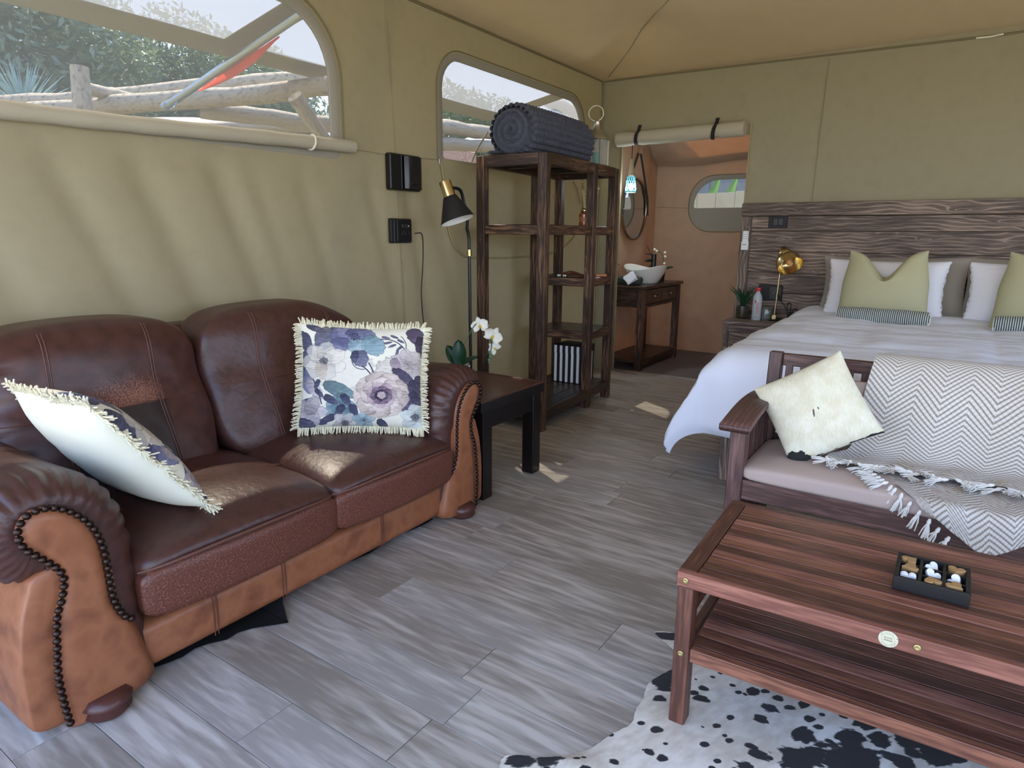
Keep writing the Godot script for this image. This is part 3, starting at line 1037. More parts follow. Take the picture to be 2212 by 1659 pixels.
	for i in 150:
		var a := q.randf() * TAU
		var el := q.randf_range(-0.2, 1.4)
		var d := V(cos(a) * cos(el), sin(el), sin(a) * cos(el))
		var l := q.randf_range(0.5, 0.7)
		b.tube([V(-9.5, 2.66, -3.6), V(-9.5, 2.66, -3.6) + d * l * 0.5, V(-9.5, 2.66, -3.6) + d * l + V(0, -0.04, 0)], [0.012, 0.009, 0.001], 4, false)
	part(sp, "leaves", b.mesh(), mat(srgb(130, 160, 158), 0.6)).set_meta("kind", "stuff")
	# behind the bathroom window
	var fen := thing("board_fence", "pale sunlit board fence outside the oval bathroom window", "fence", V(-2.4, -0.6, -8.6))
	for k in 9:
		part(fen, "board", box_mesh(V(0.235, 2.44 + 0.02 * sin(k * 2.0), 0.03), 0.004, ruv()), mat(srgb(232, 222, 186), 0.8), at(V(-3.3 + k * 0.24, 0.62, -8.6)))
	var pl := thing("banana_plant", "broad bright green leaves behind the board fence outside the bathroom", "plant", V(-2.7, -0.6, -9.2))
	for k in 4:
		b = MB.new()
		rows = []
		var bx := -3.0 + k * 0.2
		for r in 9:
			var u := r / 8.0
			var wd := 0.10 * sin(PI * pow(u, 0.7)) + 0.004
			var p := V(bx + (u - 0.3) * 0.28, 1.3 + u * 0.95 - 0.12 * u * u, -9.1 - 0.1 * k)
			rows.append([p + V(-wd * 0.8, 0.02, 0), p + V(0, 0, 0.02), p + V(wd * 0.8, 0.02, 0)])
		b.sheet(rows, Vector2.ONE, false, false, false)
		var lm := mat(srgb(96, 150, 60), 0.4); lm.backlight_enabled = true; lm.backlight = Color(0.4, 0.6, 0.2)
		part(pl, "leaf", b.mesh(), lm)
	part(pl, "stem", tube_mesh([V(-2.7, -0.6, -9.2), V(-2.7, 1.5, -9.2)], 0.06, 8), M.stem)
	var cs := thing("shed", "blue-grey ribbed shed wall behind the bathroom fence", "shed", V(-2.6, -0.6, -10.2))
	for k in 16: part(cs, "panel", box_mesh(V(0.19, 3.2, 0.04 + 0.02 * (k % 2)), 0.008), mat(srgb(120, 132, 146), 0.5), at(V(-4.2 + k * 0.2, 1.0, -10.2)))

func furniture() -> void:
	sofa()
	cushions()
	side_things()
	shelf()
	vanity()
	bed()
	bench()
	coffee_table()
	hide_rug()

# ---------- leather sofa: its length runs along z, its front faces +x
const ARM_OUT := [[-0.02, 0.05], [-0.028, 0.25], [-0.02, 0.45], [0.0, 0.56], [0.05, 0.64], [0.12, 0.685], [0.20, 0.70], [0.285, 0.68], [0.34, 0.62], [0.35, 0.55], [0.325, 0.485], [0.28, 0.44], [0.22, 0.42], [0.17, 0.40], [0.17, 0.2], [0.17, 0.05]]
const ARM_SIDE := [[0.05, 0.03], [0.05, 0.25], [0.06, 0.44], [0.15, 0.47], [0.235, 0.455], [0.26, 0.41], [0.285, 0.33], [0.30, 0.22], [0.30, 0.10], [0.285, 0.03], [0.17, 0.022]]
const ARM_PANEL := [[-0.008, 0.030], [0.006, 0.14], [0.03, 0.232], [0.055, 0.262], [0.074, 0.32], [0.078, 0.40], [0.082, 0.48], [0.102, 0.55], [0.145, 0.605], [0.19, 0.63], [0.235, 0.627], [0.26, 0.595], [0.255, 0.55], [0.228, 0.513], [0.192, 0.465], [0.182, 0.43], [0.193, 0.38], [0.210, 0.335], [0.221, 0.25], [0.228, 0.15], [0.216, 0.012], [0.19, 0.012], [0.10, 0.030]]

func v2(a: Array) -> Array:
	var o := []
	for p in a: o.append(Vector2(p[0], p[1]))
	return o

func sofa() -> void:
	var s := thing("leather_sofa", "worn dark brown leather two-seat sofa with studded tan scroll arms below the near window", "sofa", V(-2.3, 0, -1.5))
	# base rail with tan leather and two stitched seams
	part(s, "base", puff_mesh(V(0.44, 0.08, 0.74), 0.14, 0.08, 64, 20), M.tan, at(V(-2.27, 0.108, -1.47)))
	for z: float in [-1.02, -1.28, -1.76]:
		for d: float in [-0.006, 0.006]:
			part(s, "seam", tube_mesh([V(-1.829, 0.19, z + d), V(-1.827, 0.11, z + d), V(-1.833, 0.033, z + d)], 0.0022, 5), M.piping)
	part(s, "back_frame", puff_mesh(V(0.11, 0.44, 0.80), 0.25, 0.15, 48, 20), M.leather, at(V(-2.76, 0.48, -1.45), Basis(V(0, 0, 1), 0.06)))
	# seat cushions
	for k in 2:
		var zc: float = [-1.155, -1.85][k]
		var hz: float = [0.362, 0.352][k]
		var bend := func(p: Vector3):
			var u := p.x / 0.44
			var w := p.z / hz
			if p.y > 0.0: p.y += 0.045 * (1.0 - w * w) * (1.0 - 0.35 * u * u) + 0.010 * nz.get_noise_2d(p.x * 240 + k * 77, p.z * 240)
			if u > 0.2: p.x += 0.03 * (1.0 - w * w) * (u - 0.2)
			p.y -= 0.02 * smoothstep(0.5, 1.0, u) * smoothstep(0.0, -0.1, -p.y)
			return p
		var c := part(s, "seat_cushion", puff_mesh(V(0.44, 0.105, hz), 0.32, 0.14, 96, 36, bend), [M.leather, M.leather][k], at(V(-2.24, 0.315, zc)))
		# worn boxing along the front with its piping
		var f := func(p: Vector3):
			var w := p.z / hz
			p.x += 0.03 * (1.0 - w * w)
			return p
		part(c, "front_boxing", puff_mesh(V(0.06, 0.082, hz - 0.004), 0.3, 0.12, 56, 16, f), M.leather_worn, at(V(-1.856, 0.281, zc)))
		var pp := []
		for i in 25:
			var w := -1.0 + i / 12.0
			pp.append(V(-1.788 + 0.028 * (1.0 - w * w) - 0.04 * pow(absf(w), 8.0), 0.362 + 0.016 * (1.0 - w * w) - 0.012 * pow(absf(w), 6.0), zc + w * (hz - 0.012)))
		part(c, "piping", tube_mesh(pp, 0.0055, 7), M.piping)
		var inner_z := zc + (hz if k == 1 else -hz)
		var ps := []
		for i in 9: ps.append(V(-1.83 - i * 0.09, 0.372 + 0.012 * sin(i * 0.4), inner_z + (0.004 if k == 1 else -0.004)))
		part(c, "piping", tube_mesh(ps, 0.0055, 7), M.piping)
		for d: float in [0.0, 0.012]:
			var sm := []
			for i in 22:
				var w := -0.92 + 1.84 * i / 21.0
				var q: Vector3 = bend.call(V(0.13 + d, 0.102, w * hz))
				sm.append(V(-2.24, 0.3165, zc) + q + V(0, -0.004 * pow(absf(w), 6.0) - 0.001, 0))
			part(c, "seam", tube_mesh(sm, 0.0016, 5), M.piping)
	# back cushions
	for k in 2:
		var zc: float = [-1.06, -1.875][k]
		var hz: float = [0.375, 0.44][k]
		var bend := func(p: Vector3):
			var w := p.z / hz
			var h := p.y / 0.30
			var pull := 1.0 - 0.16 * pow(absf(w), 3.0)
			p.x *= pull
			if p.x > 0.0:
				p.x += 0.03 * (1.0 - w * w) * (1.0 - h * h)
				p.x += 0.010 * sin(absf(w) * 9.0 + h * 7.0) * smoothstep(0.55, 0.95, absf(w)) + 0.008 * nz.get_noise_2d(p.z * 300 + k * 91, p.y * 300)
				# gathers along the division between the two cushions
				var g := smoothstep(0.45, 1.0, -w if k == 1 else w)
				p.x += 0.007 * g * sin(h * 22.0 + w * 6.0)
			p.y += 0.03 * smoothstep(0.4, 1.0, h) * (1.0 - w * w) - 0.06 * smoothstep(0.3, 1.0, h) * smoothstep(0.2, 1.0, -w if k == 1 else -2.0)
			p.x -= 0.24 * (h + 1.0) * 0.5 - 0.05 * smoothstep(0.2, 1.0, h)
			return p
		var o := V(-2.44, 0.665, zc)
		var c := part(s, "back_cushion", puff_mesh(V(0.155, 0.30, hz), 0.42, 0.30, 130, 72, bend, k == 0), back_leather() if k == 0 else M.leather, at(o))
		# stitched seams: two down, one across, laid on the cushion's own surface
		var on := func(w: float, h: float):
			var cl := pow(maxf(1.0 - pow(absf(h), 2.0 / 0.42), 0.0), 0.21)
			var q := clampf(absf(w) / maxf(cl, 0.01), 0.0, 1.0)
			var p := V(cl * pow(maxf(1.0 - pow(q, 2.0 / 0.30), 0.0), 0.15) * 0.155, h * 0.30, clampf(w, -cl, cl) * hz)
			return o + bend.call(p) + V(0.0015, 0, 0)
		for w0: float in [-0.46, 0.44]:
			for d: float in [-0.014, 0.014]:
				var sm := []
				for i in 22: sm.append(on.call(w0 + d + 0.05 * sin(i / 21.0 * 3.0), -0.85 + 1.78 * i / 21.0))
				part(c, "seam", tube_mesh(sm, 0.0028, 5), M.piping)
		var sm := []
		for i in 24: sm.append(on.call(-0.9 + 1.8 * i / 23.0, 0.10))
		part(c, "seam", tube_mesh(sm, 0.0024, 5), M.piping)
	# scroll arms
	for k in 2:
		var sg: float = [1.0, -1.0][k]
		var z0: float = [-0.795, -2.13][k]
		var a := part(s, "arm", arm_mesh(z0, sg), M.leather)
		part(a, "outer_panel", arm_side_mesh(z0, sg), M.tan)
		var mb := MB.new()
		var loop := smooth_loop(v2(ARM_PANEL), 4)
		var xf := Transform3D(Basis(V(0, 0, sg), V(0, 1, 0), V(-sg, 0, 0) * sg * 1.0), V(-1.795, 0, z0))
		mb = MB.new()
		panel(mb, loop, z0, sg)
		part(a, "front_panel", mb.mesh(), M.tan)
		# brass-headed nails round the panel, from the inside foot over the scroll to the outside foot
		var head := MB.new()
		head.lathe([Vector2(0.0105, 0.0), Vector2(0.0098, 0.004), Vector2(0.0065, 0.008), Vector2(0.0, 0.0095)], 8)
		var hm := head.mesh()
		var path := []
		for i in loop.size():
			var q := loop[(i + 6) % loop.size()]
			path.append(q)
		var run := 0.0
		var started := false
		for i in path.size():
			var p: Vector2 = path[i]
			var q: Vector2 = path[(i + 1) % path.size()]
			if p.y < 0.235 and p.x < 0.12 or p.y < 0.06 and p.x < 0.205 or p.y < 0.025: continue
			var l := p.distance_to(q)
			while run < l:
				var m := p.lerp(q, run / l)
				part(a, "stud", hm, M.stud, Transform3D(Basis(V(0, -1, 0), V(1, 0, 0), V(0, 0, 1)), V(-1.792 - 0.004, m.y, z0 + sg * m.x)))
				run += 0.0205
			run -= l
		for x: float in [-1.805, -2.66]:
			part(s, "foot", lathe_mesh([Vector2(0.0, 0.0), Vector2(0.05, 0.0), Vector2(0.062, 0.012), Vector2(0.055, 0.028), Vector2(0.066, 0.04), Vector2(0.05, 0.06), Vector2(0.0, 0.06)], 20), M.side_top, at(V(x, 0, z0 + sg * 0.125)))
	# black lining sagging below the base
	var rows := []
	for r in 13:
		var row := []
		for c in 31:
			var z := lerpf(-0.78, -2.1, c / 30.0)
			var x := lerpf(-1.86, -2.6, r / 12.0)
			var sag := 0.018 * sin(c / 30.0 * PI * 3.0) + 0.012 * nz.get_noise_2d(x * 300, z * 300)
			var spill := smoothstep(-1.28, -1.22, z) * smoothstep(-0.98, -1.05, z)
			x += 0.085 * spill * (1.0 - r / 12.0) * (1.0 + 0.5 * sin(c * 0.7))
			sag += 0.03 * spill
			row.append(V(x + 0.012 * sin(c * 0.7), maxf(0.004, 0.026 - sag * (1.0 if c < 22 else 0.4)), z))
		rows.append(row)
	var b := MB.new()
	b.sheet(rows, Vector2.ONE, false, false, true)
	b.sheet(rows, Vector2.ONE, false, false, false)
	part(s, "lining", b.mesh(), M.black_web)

func panel(mb: MB, loop: PackedVector2Array, z0: float, sg: float) -> void:
	# softly padded face: rings shrinking towards a spine
	var spine := [Vector2(0.115, 0.02), Vector2(0.12, 0.2), Vector2(0.135, 0.4), Vector2(0.165, 0.52), Vector2(0.185, 0.57)]
	var rows := []
	for r in 6:
		var u := r / 5.0
		var row := []
		for p in loop:
			var best := spine[0] as Vector2
			var bd := 9.0
			for i in spine.size() - 1:
				var q := Geometry2D.get_closest_point_to_segment(p, spine[i], spine[i + 1])
				if q.distance_to(p) < bd:
					bd = q.distance_to(p); best = q
			var m: Vector2 = p.lerp(best, u)
			row.append(V(-1.812 + 0.020 * sin(minf(1.0, u * 2.2 + 0.05) * PI / 2), m.y, z0 + sg * m.x))
		rows.append(row)
	var lo := []
	for p in loop: lo.append(V(-1.86, p.y, z0 + sg * p.x))
	rows.push_front(lo)
	mb.sheet(rows, Vector2.ONE, true, false, sg < 0.0)

func arm_mesh(z0: float, sg: float) -> ArrayMesh:
	var loop := smooth_loop(v2(ARM_OUT), 7)
	var cen := Vector2(0.16, 0.50)
	var rows := []
	var xs := [-2.78, -2.6, -2.4, -2.2, -2.05, -1.98, -1.94, -1.90, -1.875, -1.855, -1.838, -1.826, -1.818, -1.815, -1.815]
	for i in xs.size():
		var x: float = xs[i]
		var row := []
		var ins := 0.0
		if x > -1.90: ins = 0.075 * (1.0 - sqrt(maxf(0.0, 1.0 - pow((x + 1.90) / 0.085, 2.0))))
		if i == xs.size() - 1: ins = 0.10
		var g := smoothstep(-2.06, -1.86, x)
		for k in loop.size():
			var p := loop[k]
			var t := (loop[(k + 1) % loop.size()] - loop[(k + loop.size() - 1) % loop.size()]).normalized()
			var nn := Vector2(t.y, -t.x)
			if nn.dot(p - Vector2(0.16, clampf(p.y, 0.05, 0.56))) < 0.0: nn = -nn
			var top := smoothstep(0.18, 0.42, p.y)
			var ripple := sin(k * 1.9 + 0.6 * sin(k * 0.7)) * 0.0065 * g * top * (1.0 - ins * 6.0)
			var dip := 0.012 * sin(smoothstep(-2.7, -1.9, x) * PI) * smoothstep(0.55, 0.7, p.y)
			var q := p - nn * (ins - ripple + dip)
			row.append(V(x, q.y, z0 + sg * q.x))
		rows.append(row)
	var b := MB.new()
	b.sheet(rows, Vector2.ONE, true, false, sg < 0.0)
	return b.mesh()

func arm_side_mesh(z0: float, sg: float) -> ArrayMesh:
	var loop := smooth_loop(v2(ARM_SIDE), 5)
	var rows := []
	var xs := [-2.80, -2.4, -2.0, -1.90, -1.85, -1.825, -1.815, -1.813, -1.813]
	var inset := [0.0, 0.0, 0.0, 0.0, 0.0, 0.004, 0.016, 0.08, 0.2]
	for i in xs.size():
		var ins: float = inset[i]
		var row := []
		for k in loop.size():
			var p := loop[k]
			var q := p.lerp(Vector2(0.17, clampf(p.y, 0.06, 0.40)), ins * 5.0)
			row.append(V(xs[i], q.y, z0 + sg * q.x))
		rows.append(row)
	var b := MB.new()
	b.sheet(rows, Vector2.ONE, true, false, sg < 0.0)
	return b.mesh()

# leather of the near back cushion: one patch rubbed pale, the panel below it darker
func back_leather() -> StandardMaterial3D:
	var im := Image.create(512, 512, false, Image.FORMAT_RGB8)
	var base := srgb(72, 40, 34)
	for y in 512:
		for x in 512:
			var u := x / 512.0
			var vv := y / 512.0
			var n1 := nz.get_noise_2d(x * 2.0, y * 2.0)
			var c := base.lightened(0.05 * n1) if n1 > 0.0 else base.darkened(-0.3 * n1)
			# the panel under the cross seam is darker leather
			if vv > 0.455 and u > 0.27 and u < 0.73: c = srgb(44, 30, 28).lightened(0.03 * n1)
			var d := Vector2((u - 0.60) / 0.24, (vv - 0.40) / 0.13).length()
			if d < 1.5 and vv < 0.455 and u < 0.725:
				var sp := nz.get_noise_2d(x * 17.0, y * 17.0) + 0.7 * nz.get_noise_2d(x * 40.0 + 300, y * 40.0)
				if sp > -0.10 + (d - 0.35) * 0.7: c = c.lerp(srgb(156, 106, 84), 0.8 * clampf(1.6 - d, 0.0, 1.0))
			im.set_pixel(x, y, c)
	var m: StandardMaterial3D = M.leather.duplicate()
	m.albedo_texture = ImageTexture.create_from_image(im)
	m.uv1_triplanar = false
	m.uv1_scale = V(1, 1, 1)
	m.texture_repeat = false
	m.heightmap_enabled = false
	return m

# ---------- painted flower print
func blot(im: Image, c: Vector2, ang: float, l: float, w: float, col: Color, al := 0.9, tip := 0.0, seed_ := 0) -> void:
	var s := im.get_width()
	var d := Vector2(cos(ang), sin(ang))
	var r := maxf(l, w) * 1.1
	for y in range(maxi(0, int((c.y - r) * s)), mini(s, int((c.y + r) * s) + 1)):
		for x in range(maxi(0, int((c.x - r) * s)), mini(s, int((c.x + r) * s) + 1)):
			var p := Vector2(float(x) / s, float(y) / s) - c
			var u := p.dot(d) / l
			var v := p.dot(Vector2(-d.y, d.x)) / w
			var k := u * u + v * v * (1.0 + tip * u)
			k += 0.28 * nz.get_noise_2d(x * 3.2 + seed_ * 50, y * 3.2)
			if k < 1.0:
				var sh := 0.16 * u + 0.22 * nz.get_noise_2d(x * 2.0 + seed_ * 31 + 400, y * 7.0)
				var cc := col.lightened(sh) if sh > 0.0 else col.darkened(-sh)
				if k > 0.86: cc = cc.darkened(0.18)
				im.set_pixel(x, y, im.get_pixel(x, y).lerp(cc, al))

func stroke(im: Image, a: Vector2, b: Vector2, c: Vector2, w: float, col: Color) -> void:
	var s := im.get_width()
	for i in 60:
		var t := i / 59.0
		var p := a.lerp(b, t).lerp(b.lerp(c, t), t) * s
		var r := int(ceil(w * s))
		for y in range(-r, r + 1):
			for x in range(-r, r + 1):
				if x * x + y * y <= r * r and p.x + x >= 0 and p.y + y >= 0 and p.x + x < s and p.y + y < s:
					im.set_pixel(int(p.x) + x, int(p.y) + y, col)

func bloom(im: Image, c: Vector2, r: float, petals: int, col: Color, eye: Color, er: float, turn := 0.0, al := 0.85) -> void:
	for k in petals:
		var a := turn + TAU * k / petals
		blot(im, c + Vector2(cos(a), sin(a)) * r * 0.55, a, r * 0.55, r * 0.42, col.lerp(eye, 0.08 * (k % 3)), al, 0.3, k + int(c.x * 50))
	for k in 40:
		var a := k * 2.4
		blot(im, c + Vector2(cos(a), sin(a)) * er * sqrt(k / 40.0), a, er * 0.13, er * 0.13, eye, 0.95, 0.0, k)

func flower_print() -> ImageTexture:
	var im := Image.create(640, 640, false, Image.FORMAT_RGB8)
	im.fill(srgb(232, 229, 212))
	var navy := srgb(60, 62, 88)
	var violet := srgb(104, 108, 150)
	var teal := srgb(120, 152, 164)
	var plum := srgb(82, 68, 92)
	var blush := srgb(216, 198, 188)
	var mauve := srgb(188, 176, 180)
	var sand := srgb(214, 206, 188)
	# wash
	blot(im, Vector2(0.3, 0.4), 0.3, 0.3, 0.22, srgb(222, 216, 202), 0.6, 0.0, 1)
	blot(im, Vector2(0.8, 0.5), 1.0, 0.22, 0.2, srgb(218, 208, 200), 0.6, 0.0, 2)
	# top group
	for q in [[0.05, 0.18, 1.2, 0.11, 0.05], [0.06, 0.31, -1.3, 0.09, 0.045], [0.02, 0.42, 1.5, 0.10, 0.035], [0.13, 0.05, 0.4, 0.09, 0.03]]: blot(im, Vector2(q[0], q[1]), q[2], q[3], q[4], navy, 0.92, 0.4, int(q[0] * 90))
	blot(im, Vector2(0.21, 0.14), 1.9, 0.12, 0.09, navy.lightened(0.1), 0.9, 0.2, 3)
	blot(im, Vector2(0.36, 0.12), 0.6, 0.13, 0.10, violet, 0.9, 0.0, 4)
	blot(im, Vector2(0.33, 0.20), 1.7, 0.07, 0.08, violet.darkened(0.15), 0.85, 0.2, 5)
	blot(im, Vector2(0.48, 0.09), 0.1, 0.12, 0.06, violet.darkened(0.08), 0.9, 0.0, 6)
	blot(im, Vector2(0.58, 0.20), 0.9, 0.11, 0.09, teal, 0.9, 0.0, 7)
	blot(im, Vector2(0.45, 0.21), 1.4, 0.08, 0.07, teal.lightened(0.12), 0.8, 0.0, 8)
	for k in 26: blot(im, Vector2(0.43 + 0.05 * sin(k * 2.4) * (k / 26.0), 0.12 + 0.03 * cos(k * 2.4)), 0, 0.006, 0.006, navy.darkened(0.2), 0.9, 0.0, k)
	# twigs
	stroke(im, Vector2(0.64, 0.14), Vector2(0.78, 0.12), Vector2(0.85, 0.26), 0.004, navy)
	stroke(im, Vector2(0.80, 0.10), Vector2(0.86, 0.16), Vector2(0.84, 0.24), 0.003, navy)
	for q in [[0.68, 0.12, 0.2], [0.70, 0.17, -0.3], [0.75, 0.11, 0.4], [0.73, 0.20, 2.7], [0.79, 0.22, 2.4], [0.80, 0.15, 0.5], [0.77, 0.27, 1.9]]: blot(im, Vector2(q[0], q[1]), q[2], 0.036, 0.012, navy.lightened(0.1), 0.9, 0.3, int(q[1] * 90))
	blot(im, Vector2(0.93, 0.10), 0.9, 0.10, 0.07, plum, 0.95, 0.2, 9)
	blot(im, Vector2(0.97, 0.20), 1.4, 0.11, 0.05, plum.darkened(0.2), 0.95, 0.2, 10)
	# white poppy
	bloom(im, Vector2(0.20, 0.36), 0.17, 7, sand.lightened(0.2), navy.darkened(0.3), 0.035, 0.4, 0.75)
	blot(im, Vector2(0.18, 0.45), 1.4, 0.08, 0.045, srgb(196, 178, 160), 0.55, 0.2, 11)
	# bud
	blot(im, Vector2(0.48, 0.33), 1.2, 0.085, 0.068, srgb(96, 98, 124), 0.95, 0.3, 12)
	blot(im, Vector2(0.44, 0.31), 1.7, 0.06, 0.03, navy, 0.9, 0.3, 13)
	stroke(im, Vector2(0.50, 0.40), Vector2(0.54, 0.43), Vector2(0.57, 0.48), 0.004, navy)
	stroke(im, Vector2(0.55, 0.37), Vector2(0.58, 0.42), Vector2(0.59, 0.47), 0.004, navy)
	stroke(im, Vector2(0.42, 0.36), Vector2(0.44, 0.44), Vector2(0.52, 0.43), 0.003, navy)
	# grey-mauve peony at the right
	for k in 7: blot(im, Vector2(0.86 + 0.07 * cos(k * 0.9), 0.37 + 0.08 * sin(k * 0.9)), k * 0.9, 0.075, 0.055, mauve.lerp(sand, 0.15 * (k % 4)), 0.85, 0.2, 20 + k)
	blot(im, Vector2(0.76, 0.38), 1.3, 0.07, 0.04, srgb(156, 140, 148), 0.9, 0.2, 28)
	# dark leaves beside the rose
	for q in [[0.84, 0.52, 0.8, 0.14, 0.06], [0.92, 0.62, 1.4, 0.10, 0.06], [0.88, 0.75, 1.9, 0.13, 0.055], [0.97, 0.55, 1.2, 0.08, 0.05], [0.95, 0.72, 0.6, 0.07, 0.04]]: blot(im, Vector2(q[0], q[1]), q[2], q[3], q[4], plum.lerp(navy, 0.5), 0.92, 0.3, int(q[0] * 70))
	# teal leaf and foliage
	blot(im, Vector2(0.33, 0.63), 0.45, 0.14, 0.06, srgb(96, 122, 128), 0.92, 0.5, 30)
	for q in [[0.28, 0.74, 2.2], [0.36, 0.72, 0.9], [0.31, 0.80, 1.5], [0.40, 0.77, 0.4], [0.43, 0.85, 0.9], [0.26, 0.82, 2.8], [0.37, 0.87, 1.9]]: blot(im, Vector2(q[0], q[1]), q[2], 0.075, 0.045, teal.darkened(0.1), 0.8, 0.2, int(q[1] * 99))
	for q in [[0.26, 0.72, 0.6], [0.38, 0.72, 1.1], [0.33, 0.82, 2.0], [0.24, 0.90, 2.6], [0.17, 0.93, 0.2], [0.44, 0.82, 1.3], [0.67, 0.95, 0.9]]: blot(im, Vector2(q[0], q[1]), q[2], 0.065, 0.032, navy, 0.92, 0.5, int(q[0] * 99))
	# left flowers
	blot(im, Vector2(0.06, 0.55), 1.2, 0.13, 0.05, violet.darkened(0.05), 0.85, 0.2, 40)
	blot(im, Vector2(0.13, 0.62), 1.0, 0.11, 0.05, mauve, 0.85, 0.2, 41)
	stroke(im, Vector2(0.12, 0.53), Vector2(0.16, 0.62), Vector2(0.19, 0.76), 0.004, navy)
	for q in [[0.15, 0.58, 1.9], [0.17, 0.66, 0.9], [0.08, 0.73, -0.4]]: blot(im, Vector2(q[0], q[1]), q[2], 0.05, 0.02, navy, 0.9, 0.5, int(q[1] * 77))
	for k in 5: blot(im, Vector2(0.10 + 0.05 * cos(k * 1.26), 0.83 + 0.06 * sin(k * 1.26)), k * 1.26, 0.09, 0.06, srgb(196, 188, 192).darkened(0.04 * k), 0.85, 0.2, 50 + k)
	blot(im, Vector2(0.05, 0.95), 0.2, 0.09, 0.05, navy, 0.92, 0.3, 56)
	# bottom: small pale flowers
	bloom(im, Vector2(0.37, 0.94), 0.10, 5, srgb(206, 200, 196), navy.darkened(0.2), 0.03, 0.2, 0.85)
	bloom(im, Vector2(0.52, 0.91), 0.09, 5, teal.lightened(0.25), teal.darkened(0.4), 0.014, 0.9, 0.85)
	bloom(im, Vector2(0.93, 0.88), 0.12, 6, srgb(214, 222, 216), navy.darkened(0.3), 0.036, 0.3, 0.9)
	# the rose
	var rc := Vector2(0.655, 0.67)
	for ring in [[0.155, 9, blush], [0.115, 8, srgb(224, 208, 200)], [0.085, 7, srgb(196, 172, 176)], [0.062, 7, srgb(122, 100, 120)], [0.040, 6, plum]]:
		for k in int(ring[1]):
			var a: float = TAU * k / ring[1] + ring[0] * 20.0
			var rr: float = ring[0]
			blot(im, rc + Vector2(cos(a), sin(a)) * rr, a + PI / 2, rr * 0.62, rr * 0.44, (ring[2] as Color).darkened(0.05 * (k % 3)), 0.92, 0.1, k + int(rr * 300))
	blot(im, rc, 0.0, 0.05, 0.05, plum.darkened(0.25), 1.0, 0.0, 70)
	for k in 34: blot(im, rc + Vector2(cos(k * 2.4), sin(k * 2.4)) * 0.034 * sqrt(k / 34.0), 0, 0.005, 0.005, srgb(222, 206, 200), 0.95, 0.0, k)
	return ImageTexture.create_from_image(im)

func fringe_mesh(w: float, h: float, per: int, pinch: float, seed_: int) -> ArrayMesh:
	var q := RandomNumberGenerator.new()
	q.seed = seed_
	var b := MB.new()
	for side in 4:
		for k in per:
			var t := -1.0 + 2.0 * (k + q.randf() * 0.7) / per
			var uu: float = [t, 1.0, -t, -1.0][side]
			var vv: float = [1.0, -t, -1.0, t][side]
			var x := uu * w / 2 * (1.0 - pinch * (1.0 - vv * vv) * absf(uu))
			var y := vv * h / 2 * (1.0 - pinch * (1.0 - uu * uu) * absf(vv))
			var o := Vector3(x, y, q.randf_range(-0.004, 0.004))
			var d: Vector3 = [V(0, 1, 0), V(1, 0, 0), V(0, -1, 0), V(-1, 0, 0)][side]
			d = (d + V(q.randf_range(-0.3, 0.3), q.randf_range(-0.3, 0.3), q.randf_range(-0.6, 0.6)) + V(uu, vv, 0) * 0.3 * pow(absf(t), 6.0)).normalized()
			var l := q.randf_range(0.026, 0.036)
			b.tube([o - d * 0.004, o + d * l * 0.55, o + d * l + V(0, -0.004, q.randf_range(-0.006, 0.006))], [0.0032, 0.0034, 0.0026], 4, true)
	return b.mesh()

func fringed(label: String, o: Vector3, xd: Vector3, yd: Vector3, w: float, h: float, th: float, print_: Material, seed_: int) -> void:
	var xf := frame_of(o, xd, yd)
	var c := thing("fringed_cushion", label, "cushion", o, "floral fringed cushions on the sofa")
	c.transform = xf
	lpart(c, "printed_face", pillow_mesh(w, h, th, 30, 0.06, [1.0]), print_)
	lpart(c, "plain_back", pillow_mesh(w, h, th, 30, 0.06, [-1.0]), M.cream)
	lpart(c, "fringe", fringe_mesh(w, h, 110, 0.06, seed_), M.fringe)

func cushions() -> void:
	var pm := mat(Color.WHITE, 0.85, flower_print())
	relief(pm, ntex(0.3, [], 120, 0.0, 512, 512, 2), 0.008)
	fringed("square floral cushion with cream fringe standing upright against the far sofa arm", V(-2.09, 0.690, -1.93), V(0.40, -0.03, -0.39), V(-0.05, 0.47, -0.12), 0.53, 0.45, 0.085, pm, 3)
	fringed("floral cushion tipped over the near sofa arm showing its cream back and fringe", V(-2.085, 0.650, -0.895), V(-1, -0.02, 0.03), V(-0.06, 0.519, 0.405), 0.48, 0.50, 0.088, pm, 4)

